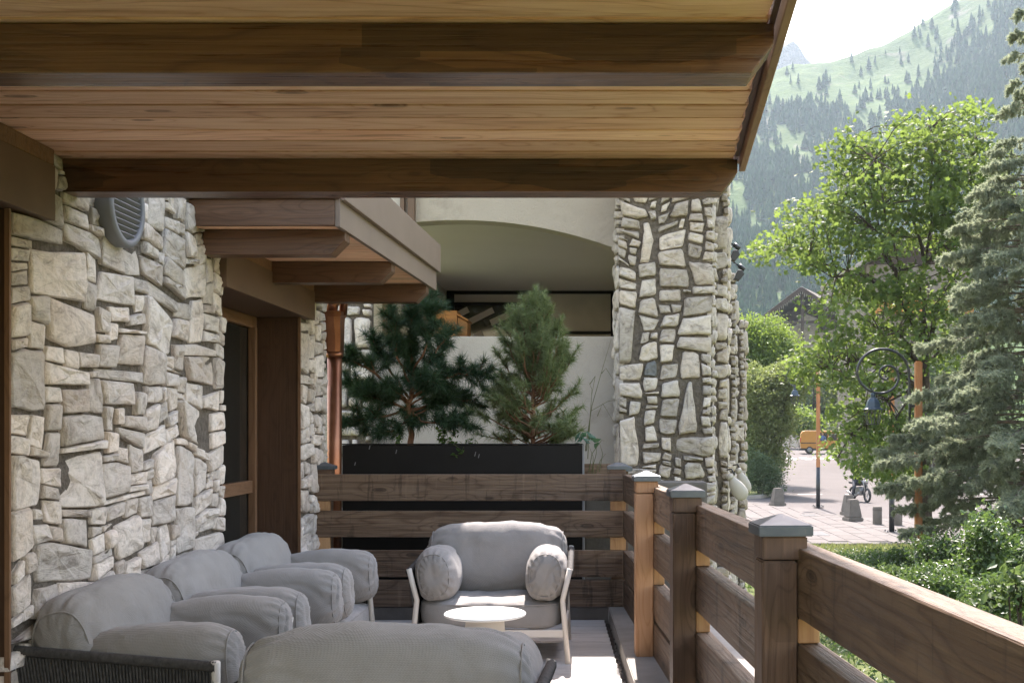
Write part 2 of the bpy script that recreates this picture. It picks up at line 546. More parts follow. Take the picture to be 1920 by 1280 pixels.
def stone_mesh(poly, rng, proud, rnd):
    """one hewn stone from its outline (centred), local X along the wall, Z up, face towards -Y"""
    xs, zs = [p[0] for p in poly], [p[1] for p in poly]
    m = min(max(xs) - min(xs), max(zs) - min(zs)) / 2
    pts = []
    k = len(poly)
    for i in range(k):
        p, q = poly[i], poly[(i + 1) % k]
        L = math.hypot(q[0] - p[0], q[1] - p[1])
        if L < .004: continue
        c = min(.42, rng.uniform(.10, .30) * m * rnd / L)
        ts = [c, 1 - c] if L < .05 else [c, .5 + rng.uniform(-.1, .1), 1 - c] if L < .15 else [c, .35 + rng.uniform(-.06, .06), .66 + rng.uniform(-.06, .06), 1 - c]
        nx_, nz_ = (q[1] - p[1]) / L, -(q[0] - p[0]) / L
        for t in ts:
            o = rng.uniform(-.09, .02) * m * rnd
            pts.append((p[0] + (q[0] - p[0]) * t + nx_ * o, p[1] + (q[1] - p[1]) * t + nz_ * o))
    n = len(pts)
    tx, tz = rng.gauss(0, .05), rng.gauss(0, .06)
    V, Fc = [], []
    sv = rng.uniform(0, 100)
    def ring(sc, dep, amp):
        for (x, z) in pts:
            kk = noise.noise((x * 11 + sv, z * 11, sv * .3))
            V.append((x * sc, -(dep + tx * x + tz * z + amp * kk), z * sc))
    e = min(.16, .010 / max(m, .02)) * (.45 + .55 * rnd)
    ring(1.0, -.05, 0)
    ring(1.0, proud * .45, .006)
    ring(1 - e, proud * .90, .010)
    ring(.62 - e, proud * 1.0, .020)
    V.append((rng.uniform(-.12, .12) * m, -(proud + rng.uniform(-.012, .012)), rng.uniform(-.12, .12) * m))
    for a in range(3):
        for i in range(n):
            j = (i + 1) % n
            Fc.append((a * n + i, a * n + j, (a + 1) * n + j, (a + 1) * n + i))
    for i in range(n):
        Fc.append((3 * n + i, 3 * n + (i + 1) % n, 4 * n))
    me = pd_mesh('stone', V, Fc)
    sm = np.ones(len(Fc), bool)
    if rng.random() < .6: sm[2 * n:] = False          # cleft faces keep sharp facets
    me.polygons.foreach_set('use_smooth', sm)
    return me

def masonry(parent, M, w, h, sizes, gap, seed, holes=(), cell=.036, mat='stone', warp=.02, rnd=1.0, proud=(.018, .05), maxn=300, dark=0.0, tilt=.15):
    rng = random.Random(seed)
    rects = pack(w, h, cell, sizes, rng, holes)
    rects.sort(key=lambda r: -(r[1] - r[0]) * (r[3] - r[2]))
    polys = stone_outlines(rects, gap, rng, tilt, cell * .35, w, h)
    rest = bmesh.new()
    i = -1
    for poly in polys:
        if len(poly) < 3: continue
        # bedding wanders a little along the wall
        poly = [(x + noise.noise((x * 3, z * 3, seed)) * warp, z + noise.noise((x * 2.2, z * 2.2, seed + 50)) * warp * 1.4) for x, z in poly]
        cx, cz = sum(p[0] for p in poly) / len(poly), sum(p[1] for p in poly) / len(poly)
        if max(p[0] for p in poly) - min(p[0] for p in poly) < .014 or max(p[1] for p in poly) - min(p[1] for p in poly) < .014: continue
        i += 1
        me = stone_mesh([(x - cx, z - cz) for x, z in poly], rng, rng.uniform(*proud), rnd)
        L = Matrix.Translation((cx, 0, cz))
        if i < maxn:
            mt = M_['dark_stone'] if rng.random() < dark else M_[mat]
            obj('stone', me, mt, parent, M @ L)
        else:
            me.transform(L)
            rest.from_mesh(me)
            bpy.data.meshes.remove(me)
    if len(rest.verts):
        o = obj('small_stones', bm_mesh('small_stones', rest), M_[mat], parent, M)
        tag(o, kind='stuff')
    else:
        rest.free()
    # mortar bed: a gently uneven sheet between the stones, closed off behind
    bm = bmesh.new()
    nx, nz = max(2, int(w / .07)), max(2, int(h / .07))
    g = [[bm.verts.new((w * i / nx, -(-.007 + .007 * noise.noise((w * i / nx * 7, h * j / nz * 7, seed))), h * j / nz)) for i in range(nx + 1)] for j in range(nz + 1)]
    for j in range(nz):
        for i in range(nx):
            x, z = w * (i + .5) / nx, h * (j + .5) / nz
            if any(A < x < B and C < z < D for (A, B, C, D) in holes): continue
            bm.faces.new((g[j][i], g[j][i + 1], g[j + 1][i + 1], g[j + 1][i]))
    bmesh.ops.delete(bm, geom=[v for v in bm.verts if not v.link_faces], context='VERTS')
    obj('mortar', bm_mesh('mortar', bm, True), M_['mortar'], parent, M)
    return len(rects)

def wall_frame(origin, u, n):
    u, n = Vector(u).normalized(), Vector(n).normalized()
    M = Matrix((u, -n, u.cross(-n))).transposed().to_4x4()
    M.translation = Vector(origin)
    return M

WX = -2.09                       # plane of the hotel wall
# ------------------------------------------------------------------ hotel stone wall between the two doorways
SZ_WALL = [(.32, .54, .16, .24, 1.9), (.24, .46, .09, .15, 3.2), (.14, .28, .06, .11, 3.6), (.07, .16, .035, .075, 3.2), (.20, .32, .22, .36, 1.2), (.26, .46, .045, .07, 1.6)]
SZ_WALL2 = [(.2, .36, .12, .2, 2.4), (.16, .3, .08, .13, 3), (.08, .18, .05, .09, 2), (.14, .22, .22, .34, 1.2)]
wall = thing('stone_wall', (WX, 5.1, 0), 'long wall of pale rubble stone behind the row of lounge chairs, with the round vent', 'stone wall')
n1 = masonry(wall, wall_frame((WX, 3.965, 0), (0, 1, 0), (1, 0, 0)), 2.235, 2.86, SZ_WALL, .005, 11, [(0, .18, 2.18, 2.86), (0, .52, 2.45, 2.86)], rnd=.62, tilt=.075, proud=(.008, .026), warp=.06)
box('wall_core', WX - .36, WX - .022, 3.97, 6.19, 0.0, 3.6, M_['mortar'], wall)
wall2 = thing('stone_wall', (WX, 8.1, 0), 'narrow end of the rubble stone wall between the dark door jamb and the copper downpipe', 'stone wall')
n2 = masonry(wall2, wall_frame((WX, 7.81, 0), (0, 1, 0), (1, 0, 0)), .70, 2.6, SZ_WALL2, .007, 12, [(0, .22, 2.17, 2.6)], rnd=.5, tilt=.13, proud=(.014, .034))
box('wall_core', WX - .5, WX - .022, 7.815, 8.505, 0.0, 2.6, M_['mortar'], wall2)
masonry(wall2, wall_frame((WX - .40, 8.51, 0), (-1, 0, 0), (0, 1, 0)), .1, 2.6, SZ_WALL, .013, 15, ())

# round vent on the wall
vc = Vector((WX + .065, 4.80, 2.355))
VM = Matrix.Translation(vc) @ Matrix.Rotation(R(90), 4, 'Y')
vent = thing('wall_vent', (WX, 4.80, 2.355), 'round grey louvred vent fixed high on the stone wall', 'vent')
ringv = [(.165, -.10), (.175, -.10), (.178, .0), (.170, .012), (.150, .012), (.145, .004), (.145, -.02)]
lathe('vent_ring', ringv, M_['vent'], vent, VM, 48)
lathe('vent_back', [(.0, -.05), (.15, -.05), (.15, -.045), (.0, -.045)], M_['shade_black'], vent, VM, 32)
for k in range(11):
    z = -.125 + k * .025
    hw = math.sqrt(max(.001, .147 ** 2 - z * z))
    M = Matrix.Translation(vc + Vector((-.008, 0, z))) @ Matrix.Rotation(R(90), 4, 'Z') @ Matrix.Rotation(R(-38), 4, 'X')
    bm = bmesh.new(); box_bm(bm, -hw, hw, -.014, .014, -.0028, .0028)
    obj('slat', bm_mesh('slat', bm), M_['vent'], vent, M)

# ------------------------------------------------------------------ timber doorways in the hotel wall
def doorway(d0, d1, label, far_jamb=True, near_jamb=True):
    rec = .34
    t = thing('timber_doorway', (WX, (d0 + d1) / 2, 0), label, 'doorway')
    box('lintel', WX - rec, WX + .05, d0 - .06 if near_jamb else d0, d1 + (.25 if far_jamb else .18), 2.18, 2.385, M_['brown_paint'], t, .004)
    box('lintel_cap', WX - .05, WX + .045, d0 - .06 if near_jamb else d0, d1 + (.25 if far_jamb else .18), 2.387, 2.447, M_['frame_wood'], t, .003)
    if far_jamb:
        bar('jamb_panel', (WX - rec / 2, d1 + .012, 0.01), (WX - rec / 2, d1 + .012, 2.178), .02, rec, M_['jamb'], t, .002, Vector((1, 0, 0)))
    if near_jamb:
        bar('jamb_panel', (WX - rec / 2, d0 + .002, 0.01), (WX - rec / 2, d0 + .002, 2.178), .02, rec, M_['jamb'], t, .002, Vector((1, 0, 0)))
    x = WX - rec
    bar('jamb_edge', (WX + .004, d1 - .004 if far_jamb else d0 + .01, 0.01), (WX + .004, d1 - .004 if far_jamb else d0 + .01, 2.178), .012, .02, M_['frame_wood'], t, .002, Vector((1, 0, 0))) if far_jamb else None
    # door leaf: two stiles, head, middle rail, sill, panes
    for y in (d0 + .05, d1 - .05):
        bar('door_stile', (x + .02, y, 0.01), (x + .02, y, 2.176), .09, .06, M_['frame_wood'], t, .004, Vector((1, 0, 0)))
        bar('door_stile', (x + .045, y + (.0325 if y < (d0 + d1) / 2 else -.0325), 0.03), (x + .045, y + (.0325 if y < (d0 + d1) / 2 else -.0325), 2.10), .045, .05, M_['frame_wood'], t, .004, Vector((1, 0, 0)))
    for z, h in ((2.135, .08), (1.005, .085), (.08, .14)):
        bar('door_rail', (x + .022, d0 + .096, z), (x + .022, d1 - .096, z), .056, h, M_['frame_wood'], t, .004)
    for z0, z1 in ((.15, .962), (1.048, 2.095)):
        box('door_pane', x + .004, x + .016, d0 + .096, d1 - .096, z0, z1, M_['dark_glass'], t)
    box('shade_sheet', x - .03, x - .015, d0, d1, 0.01, 2.178, M_['shade_black'], t)  # near-black sheet painted as the unlit room behind the door
    return t
doorway(6.20, 7.80, 'glazed door in a deep dark timber recess in the middle of the stone wall', True, True)
near = doorway(2.35, 3.955, 'timber doorway cut off by the left edge of the photo, nearest the camera', True, True)

# ------------------------------------------------------------------ terrace floor, kerb, plinth
deck = obj('terrace_slab', bpy.data.meshes.new('terrace_slab'), None)
bm = bmesh.new(); box_bm(bm, -2.6, .95, -3, 10.4, -3.2, -.03); bm.to_mesh(deck.data); bm.free(); deck.data.materials.append(M_['dark_concrete'])
tag(deck, kind='structure')
floor = obj('terrace_floor', bpy.data.meshes.new('terrace_floor'), None)
bm = bmesh.new(); box_bm(bm, -2.42, .10, -1.9, 8.2, -.028, -.022); bm.to_mesh(floor.data); bm.free(); floor.data.materials.append(M_['soil'])
tag(floor, kind='structure')
rng = random.Random(5)
y = 1.6
while y < 8.16:
    w = .138
    xe = .045 + .045 * (8.1 - y - w / 2)
    xs = [-2.42, rng.uniform(-1.6, -.25), xe]
    for a, b in zip(xs, xs[1:]):
        bar('floor_board', (a + .002, y + w / 2, -.010 + rng.uniform(-.0015, .0015)), (b - .002, y + w / 2, -.010 + rng.uniform(-.0015, .0015)), w - .006, .022, M_['floor'], floor, .003)
    y += w
kx = lambda d: .077 + .045 * (8.1 - d)
kerb = thing('terrace_kerb', (.4, 5, 0), 'low smooth kerb ledge carrying the right hand railing posts', 'kerb')
pts = [(kx(-.5), -.5), (.93, -.5), (.93, 8.20), (kx(8.2), 8.20)]
bm = bmesh.new()
lo = [bm.verts.new((p[0], p[1], -.03)) for p in pts]; hi = [bm.verts.new((p[0], p[1], .10)) for p in pts]
bm.faces.new(hi); bm.faces.new(lo[::-1])
for i in range(4): bm.faces.new((lo[i], lo[(i + 1) % 4], hi[(i + 1) % 4], hi[i]))
bmesh.ops.bevel(bm, geom=bm.edges[:], offset=.006, segments=2, affect='EDGES')
obj('ledge', bm_mesh('ledge', bm), M_['concrete'], kerb)
bm = bmesh.new()
for i in range(260):                              # leaf litter in the gap beside the kerb
    d = rng.uniform(5.0, 8.1); p = Vector((kx(d) - rng.uniform(.0, .045), d, -.006)); s = rng.uniform(.004, .011)
    vs = [bm.verts.new(p + Vector((rng.uniform(-s, s), rng.uniform(-s, s), rng.uniform(0, s)))) for _ in range(4)]
    for tri in ((0, 1, 2), (0, 2, 3), (0, 3, 1), (1, 3, 2)): bm.faces.new([vs[k] for k in tri])
tag(obj('leaf_litter', bm_mesh('leaf_litter', bm), M_['soil']), kind='stuff')
box('base_plinth', -2.08, .07, 8.235, 8.33, -.02, .085, M_['dark_concrete'], deck)

# ------------------------------------------------------------------ porch roof overhead
roof = thing('porch_roof', (-.8, 2, 2.3), 'timber porch roof overhead with two dark beams and a pine board ceiling', 'roof')
ex = lambda d: .455 + .06 * (d - 2.89)
y = -1.4; k = 0
while y < 4.46:
    w = (.152, .158, .147)[k % 3]; k += 1
    x1 = ex(y + w / 2) - .018
    me = bpy.data.meshes.new('ceiling_board')
    L = x1 + 2.6
    bm = bmesh.new(); box_bm(bm, -L / 2, L / 2, -w / 2 + .0015, w / 2 - .0015, -.011, .011)
    bmesh.ops.bevel(bm, geom=[e for e in bm.edges if all(v.co.z < 0 for v in e.verts)], offset=.007, segments=2, affect='EDGES')
    obj('ceiling_board', bm_mesh('ceiling_board', bm), M_['ceiling'], roof, Matrix.Translation((x1 - L / 2, y + w / 2, 2.46 + rng.uniform(-.0012, .0012))))
    y += w
def beam(y0, w, z0, z1, x0, x1, cx, cz, mat, parent, name='beam'):
    L = x1 - x0
    p = [(0, 0), (L - cx, 0), (L, cz), (L, z1 - z0), (0, z1 - z0)]
    return prism(name, p, w, mat, parent, Matrix.Translation((x0, y0, z0)), .0035)
for y0, x1 in ((4.34, .537), (2.89, .452), (1.44, .37), (-.02, .28)):
    beam(y0, .117, 2.318, 2.446, WX + .01, x1, .058, .075, M_['beam'], roof)
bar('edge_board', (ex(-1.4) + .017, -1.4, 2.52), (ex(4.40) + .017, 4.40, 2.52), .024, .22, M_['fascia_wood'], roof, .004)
bar('edge_fillet', (ex(-1.4) - .006, -1.4, 2.465), (ex(4.33) - .006, 4.33, 2.465), .016, .026, M_['jamb'], roof, .002)
bar('roof_cover', (-1.15, -1.4, 2.60), (-1.15, 4.46, 2.60), 2.9, .12, M_['brown_paint'], roof, .004)
bar('front_board', (WX, 4.475, 2.52), (ex(4.47) + .02, 4.475, 2.52), .022, .12, M_['beam'], roof, .003)

# ------------------------------------------------------------------ canopy above the glazed door
can = thing('door_canopy', (-1.8, 7, 2.4), 'taupe clad canopy on three dark beams above the recessed glazed door', 'canopy')
for y0, x0, x1 in ((5.88, WX + .01, -1.333), (7.0, WX - .02, -1.295), (8.08, WX + .02, -1.245)):
    beam(y0, .12, 2.315, 2.446, x0, x1, .075, .075, M_['canopy_beam'], can)
cx_ = lambda d: -1.352 + .0423 * (d - 5.7)
y = 5.76; k = 0
while y < 8.32:
    L = cx_(y) + 2.12
    bar('soffit_board', (WX, y + .056, 2.458), (cx_(y + .05) - .004, y + .056, 2.458), .109, .02, M_['ceiling'], can, .003)
    y += .112
bar('fascia_board', (WX - .02, 5.742, 2.508), (cx_(5.74) - .001, 5.742, 2.508), .028, .136, M_['canopy_beam'], can, .003)
bar('fascia_board', (cx_(5.73) + .014, 5.728, 2.508), (cx_(8.36) + .014, 8.36, 2.508), .026, .15, M_['fascia'], can, .003)
bar('fascia_board', (cx_(5.73) + .042, 5.728, 2.672), (cx_(8.38) + .042, 8.38, 2.672), .026, .205, M_['fascia'], can, .003)
bar('fascia_board', (WX - .02, 5.715, 2.675), (cx_(5.73) + .026, 5.715, 2.675), .028, .2, M_['canopy_beam'], can, .003)
bar('roof_sheet', ((WX + cx_(5.7)) / 2, 5.68, 2.79), ((WX + cx_(8.4)) / 2 + .01, 8.42, 2.79), .86, .024, M_['fascia'], can, .004)

# ------------------------------------------------------------------ wooden railings
BZ = [(.872, 1.067), (.605, .798), (.312, .508), (.093, .291)]
def rail_boards(parent, p, q, th, mat, stagger=0.0):
    for k, (z0, z1) in enumerate(BZ):
        bar('rail_board', (p[0], p[1], (z0 + z1) / 2), (q[0], q[1], (z0 + z1) / 2), th, z1 - z0, M_[mat], parent, .006)
def cap_mesh(sx, sy, hr, ha):
    v = [(-sx, -sy, 0), (sx, -sy, 0), (sx, sy, 0), (-sx, sy, 0), (-sx, -sy, hr), (sx, -sy, hr), (sx, sy, hr), (-sx, sy, hr), (0, 0, ha)]
    f = [(3, 2, 1, 0), (0, 1, 5, 4), (1, 2, 6, 5), (2, 3, 7, 6), (3, 0, 4, 7), (4, 5, 8), (5, 6, 8), (6, 7, 8), (7, 4, 8)]
    bm = bmesh.new()
    vs = [bm.verts.new(p) for p in v]
    for q in f: bm.faces.new([vs[i] for i in q])
    bmesh.ops.bevel(bm, geom=[e for e in bm.edges], offset=.003, segments=2, affect='EDGES')
    return bm_mesh('post_cap', bm)
RR = thing('wooden_railing', (.35, 4, .1), 'brown board railing with zinc capped posts running along the right edge of the terrace', 'railing')
xr = lambda d: .258 + .0745 * (6.45 - d)
ang = math.atan(.0745)
def railpost(d, mat, foot=.10):
    Mp = Matrix.Translation((xr(d), d, 0)) @ Matrix.Rotation(ang, 4, 'Z')
    M, L = frame_along((0, 0, foot), (0, 0, 1.032), Vector((1, 0, 0)))
    bm = bmesh.new(); box_bm(bm, -L / 2, L / 2, -.055, .055, -.05, .05)
    bmesh.ops.bevel(bm, geom=bm.edges[:], offset=.005, segments=2, affect='EDGES')
    obj('post', bm_mesh('post', bm), M_[mat], RR, Mp @ M)
    M, L = frame_along((.0135, 0, 1.036), (.0135, 0, 1.101), Vector((1, 0, 0)))
    bm = bmesh.new(); box_bm(bm, -L / 2, L / 2, -.058, .058, -.0635, .0635)
    bmesh.ops.bevel(bm, geom=bm.edges[:], offset=.004, segments=2, affect='EDGES')
    obj('post_head', bm_mesh('post_head', bm), M_[mat], RR, Mp @ M)
    obj('post_cap', cap_mesh(.077, .072, .030, .060), M_['zinc'], RR, Mp @ Matrix.Translation((.0135, 0, 1.1015)))
    for (z0, z1) in ((.80, .870), (.51, .603)):
        M, L = frame_along((.083, 0, z0), (.083, 0, z1), Vector((1, 0, 0)))
        bm = bmesh.new(); box_bm(bm, -L / 2, L / 2, -.05, .05, -.031, .031)
        bmesh.ops.bevel(bm, geom=bm.edges[:], offset=.003, segments=1, affect='EDGES')
        obj('spacer', bm_mesh('spacer', bm), M_['raw'], RR, Mp @ M)
for d, m in ((6.45, 'lit_post'), (4.95, 'post'), (3.18, 'post'), (1.35, 'post')):
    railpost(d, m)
bx = lambda d: xr(d) + .0885
cuts = [8.235, 6.42, 4.96, 3.19, 1.36, -.4]
for a, b in zip(cuts, cuts[1:]):
    rail_boards(RR, (bx(a - .004), a - .004), (bx(b + .004), b + .004), .072, 'rail')

RB = thing('wooden_railing', (-.95, 8.27, 0), 'brown board railing across the end of the terrace in front of the black planter', 'railing')
rail_boards(RB, (-2.118, 8.262), (.176, 8.262), .046, 'rail')
for x in (-2.04, .14):
    M, L = frame_along((x, 8.345, 0), (x, 8.345, 1.05), Vector((1, 0, 0)))
    bm = bmesh.new(); box_bm(bm, -L / 2, L / 2, -.055, .055, -.05, .05)
    bmesh.ops.bevel(bm, geom=bm.edges[:], offset=.005, segments=2, affect='EDGES')
    obj('post', bm_mesh('post', bm), M_['post'], RB, M)
    box('post_head', x - .06, x + .06, 8.27, 8.40, 1.054, 1.10, M_['post'], RB, .004)
    obj('post_cap', cap_mesh(.078, .072, .025, .055), M_['zinc'], RB, Matrix.Translation((x, 8.335, 1.101)))
    for (z0, z1) in ((.80, .870), (.51, .603)):
        bar('spacer', (x, 8.262, z0), (x, 8.262, z1), .044, .115, M_['raw'], RB, .003, Vector((1, 0, 0)))
# low fence piece just beyond
LF = thing('low_fence', (.15, 9.3, 0), 'short brown fence with a zinc capped post between the planter and the stone pillar', 'fence')
box('post', .135, .235, 9.0, 9.1, 0, 1.06, M_['post'], LF, .005)
obj('post_cap', cap_mesh(.085, .08, .03, .07), M_['zinc'], LF, Matrix.Translation((.185, 9.05, 1.062)))
bar('fence_board', (-.13, 9.06, 1.06), (.13, 9.06, 1.06), .04, .12, M_['rail'], LF, .004)
bar('fence_board', (-.13, 9.06, .62), (.13, 9.06, .62), .04, .2, M_['rail'], LF, .004)
box('base_block', -.12, .9, 9.3, 9.6, 0, .96, M_['dark_concrete'], LF, .02)

# ------------------------------------------------------------------ neighbouring plastered building with arch and stone pillar
PB = thing('plaster_building', (-1.2, 11, -1.8), 'cream plastered building with a wide arch over a recessed balcony, behind the pine shrubs', 'building')
box('balcony_front', -2.9, .22, 11.0, 11.22, -1.8, 2.31, M_['plaster'], PB, .012)
bm = bmesh.new()
ac, Ra, za = -1.378, 4.4, 3.448
top = []
pts = [(-3.2, 5.9), (-3.2, 3.1)]
for i in range(33):
    x = -2.9 + (0.24 + 2.9) * i / 32
    pts.append((x, za - Ra + math.sqrt(Ra * Ra - (x - ac) ** 2)))
pts += [(1.05, pts[-1][1]), (1.05, 5.9)]
prism('arch_wall', pts, .24, M_['plaster'], PB, Matrix.Translation((0, 11.0, 0)), .008)
box('balcony_ceiling', -3.2, .5, 11.24, 16.9, 3.452, 3.6, M_['plaster_smooth'], PB)
box('balcony_floor', -3.2, .5, 11.22, 16.9, 1.1, 1.3, M_['plaster_smooth'], PB)
box('back_wall', -2.27, .5, 16.72, 16.95, 1.3, 3.452, M_['plaster_smooth'], PB)
box('side_wall', -2.5, -2.27, 14.7, 16.95, 1.3, 3.452, M_['plaster'], PB)
box('side_wall', .28, .5, 11.24, 16.72, 1.3, 3.452, M_['plaster'], PB)
box('shade_block', -3.2, -.84, 11.3, 15, 3.61, 8.6, M_['plaster'], PB)  # unseen tall block added to keep sun off the left of the terrace
box('inner_wall', -4.2, -2.505, 14.72, 14.95, 1.3, 3.452, M_['plaster'], PB)
# glazing at the back of the balcony: dark frames, grey blind, pale bars imitating slanting reflections on the pane
GW = obj('window', bpy.data.meshes.new('window'), None, PB, Matrix.Translation((-1.0, 16.68, 2.6)))
bm = bmesh.new()
def gpx(px0, px1, py0, py1, d=16.66): return ((px0 - PX) * d / F, (px1 - PX) * d / F, CAMZ - (py1 - PY) * d / F, CAMZ - (py0 - PY) * d / F)
for a in ((838, 1150, 545.5, 551), (838, 852, 545, 700), (1001, 1011, 551, 700), (838, 1005, 567, 572), (1005, 1150, 621, 626), (1145, 1156, 551, 700)):
    x0, x1, z0, z1 = gpx(*a); box_bm(bm, x0 + 1.0, x1 + 1.0, -.05, .03, z0 - 2.6, z1 - 2.6)
bm.to_mesh(GW.data); bm.free(); GW.data.materials.append(M_['black_metal'])
x0, x1, z0, z1 = gpx(852, 1001, 551, 700)
box('pane', x0, x1, 16.69, 16.70, z0, z1, M_['dark_glass'], GW)
x0, x1, z0, z1 = gpx(852, 1001, 552, 567); box('blind', x0, x1, 16.66, 16.67, z0, z1, M_['grey_panel'], GW)
x0, x1, z0, z1 = gpx(1011, 1145, 551, 621); box('blind', x0, x1, 16.66, 16.675, z0, z1, M_['grey_panel'], GW)
for a in ((877, 925, 605, 581), (920, 974, 605, 581), (832 + 26, 878, 590, 580), (890, 904, 631, 624)):
    p, q = at(a[0], a[2], 16.63), at(a[1], a[3], 16.63)
    bar('reflection_bar', p, q, .02, .09, M_['plaster_smooth'], GW, .003)
DW = obj('door', bpy.data.meshes.new('door'), None, PB, Matrix.Translation((-2.7, 14.68, 2.2)))
bm = bmesh.new()
for a in ((718, 727, 540, 700), (795, 805, 540, 700), (727, 795, 540, 546)):
    x0, x1, z0, z1 = gpx(*a, 14.66); box_bm(bm, x0 + 2.7, x1 + 2.7, -.05, .03, z0 - 2.2, z1 - 2.2)
bm.to_mesh(DW.data); bm.free(); DW.data.materials.append(M_['frame_wood'])
x0, x1, z0, z1 = gpx(727, 795, 546, 700, 14.66); box('pane', x0, x1, 14.69, 14.70, z0, z1, M_['dark_glass'], DW)
# upper window at the left of the arch
UW = obj('upper_window', bpy.data.meshes.new('upper_window'), None, PB, Matrix.Translation((-2.3, 10.97, 4.0)))
bm = bmesh.new()
for (x0, x1, z0, z1) in ((-1.865, -1.80, 3.43, 4.6), (-1.94, -1.90, 3.47, 4.6), (-2.9, -1.865, 3.42, 3.47)):
    box_bm(bm, x0 + 2.3, x1 + 2.3, -.05, .03, z0 - 4, z1 - 4)
bm.to_mesh(UW.data); bm.free(); UW.data.materials.append(M_['brown_paint'])
box('pane', -2.9, -1.94, 10.985, 10.995, 3.47, 4.6, M_['grey_panel'], UW)

# ochre wooden play house / cabinet on the balcony
WC = thing('wooden_cabinet', (-1.64, 12.2, 1.3), 'ochre wooden play house with small gables standing on the balcony', 'play house')
d = 12.2
def fx(px): return (px - PX) * d / F
def fz(py): return CAMZ - (py - PY) * d / F
box('body', fx(817), fx(857), d, d + .35, 1.3, fz(582), M_['ochre'], WC, .004)
prism('gable_front', [(fx(810), 1.3), (fx(858), 1.3), (fx(858), fz(617)), (fx(834), fz(600)), (fx(810), fz(617))], .2, M_['ochre'], WC, Matrix.Translation((0, d - .22, 0)), .004)
for s, (a, b) in enumerate((((803, 623), (834, 598)), ((834, 598), (864, 621)))):
    p, q = at(*a, d), at(*b, d)
    p.y = q.y = d - .14
    bar('gable_roof', p, q, .30, .016, M_['ochre'], WC, .003)
prism('side_box', [(fx(858), 1.3), (fx(876), 1.3), (fx(876), fz(603)), (fx(858), fz(594))], .3, M_['ochre'], WC, Matrix.Translation((0, d + .02, 0)), .004)
bar('side_roof', at(857, 589, d) + Vector((0, .16, 0)), at(878, 601, d) + Vector((0, .16, 0)), .36, .02, M_['ochre'], WC, .003)
prism('side_shelf', [(fx(858), 1.3), (fx(878), 1.3), (fx(878), fz(620)), (fx(858), fz(611))], .32, M_['ochre'], WC, Matrix.Translation((0, d - .08, 0)), .004)

# big pillar and the stepped wall behind it
SZ_PIL = [(.28, .46, .15, .22, 3.2), (.16, .28, .10, .16, 2.8), (.19, .26, .36, .54, .9), (.32, .44, .28, .40, .8), (.07, .14, .055, .10, 2.4), (.22, .40, .06, .10, 1.6)]
SP = thing('stone_pillar', (.61, 10.4, -1.8), 'big square pillar of rubble stone with wide dark mortar joints, right of the arch', 'pillar')
masonry(SP, wall_frame((.185, 10.4, -1.8), (1, 0, 0), (0, -1, 0)), .87, 7.65, SZ_PIL, .017, 21, (), .045, 'stone2', .055, .95, (.022, .05), 300, .012, .15)
masonry(SP, wall_frame((1.055, 10.4, -1.8), (0, 1, 0), (1, 0, 0)), 1.6, 7.65, SZ_PIL, .026, 22, (), .045, 'stone2', .03, 1.2, (.02, .05), 40, .05)
masonry(SP, wall_frame((.185, 10.99, -1.8), (0, -1, 0), (-1, 0, 0)), .59, 7.65, SZ_PIL, .026, 23, (), .045, 'stone2', .03, 1.2, (.02, .05), 40)
box('pillar_core', .207, 1.033, 10.422, 12.0, -1.8, 5.9, M_['mortar'], SP)
SZ_BUT = [(.12, .26, .10, .22, 3), (.08, .16, .06, .12, 2), (.14, .2, .26, .42, 1.2)]
BW = thing('stone_wall', (1.5, 13, -1.8), 'stepped wall of pale stone running back behind the big pillar', 'stone wall')
for (d, x0, x1, z1, sd) in ((12.02, .95, 1.385, 5.4, 31), (13.5, 1.2, 1.645, 3.27, 32), (15.0, 1.45, 1.955, 2.86, 33)):
    masonry(BW, wall_frame((x0, d, -1.8), (1, 0, 0), (0, -1, 0)), x1 - x0, z1 + 1.8, SZ_BUT, .02, sd, (), .04, 'stone2', .03, 1.3, (.03, .06), 75)
    masonry(BW, wall_frame((x1, d, -1.8), (0, 1, 0), (1, 0, 0)), 1.5, z1 + 1.8, SZ_BUT, .03, sd + 10, (), .06, 'stone2', .03, 1.3, (.02, .05), 12)
    box('wall_core', x0 - .3, x1 - .022, d + .022, d + 1.52, -1.8, z1, M_['mortar'], BW)
# small roof verge seen beside the pillar
RV = thing('roof_verge', at(1350, 440, 12.6), 'short brown timber bracket sticking out beside the top of the stone pillar', 'bracket')
prism('bracket', [(0, -.17), (.10, -.17), (.085, -.06), (.04, .12), (0, .2)], .5, M_['beam'], RV, Matrix.Translation(at(1347, 440, 12.6)), .004)
box('bracket_plate', 1.386, 1.40, 12.3, 13.2, 3.35, 3.75, M_['jamb'], RV, .003)
def flood(p, q, head, label):
    t = thing('flood_light', p, label, 'flood light', 'flood lights beside the stone pillar')
    tube('arm', [p, q], .009, M_['dark_iron'], t, 8)
    tube('knuckle', [q - Vector((.03, 0, -.03)), q + Vector((.035, 0, -.025))], .028, M_['dark_iron'], t, 10)
    prism('lamp_head', [(-.05, -.09), (.015, -.10), (.06, -.02), (.025, .025), (-.025, .015)], .12, M_['dark_iron'], t, Matrix.Translation(head) @ Matrix.Rotation(R(10), 4, 'Y'), .008)
    return t
flood(at(1350, 441, 12.5), at(1381, 463, 12.5), at(1379, 472, 12.4), 'upper of two black flood lights on arms beside the stone pillar')
flood(at(1350, 472, 12.9), at(1390, 502, 12.9), at(1387, 509, 12.8), 'lower of two black flood lights on arms beside the stone pillar')
M_['lamp_cream'] = plain('cream lamp shell', (.36, .335, .30), (.42, .39, .35), 5, .5, .08, 60, .002)
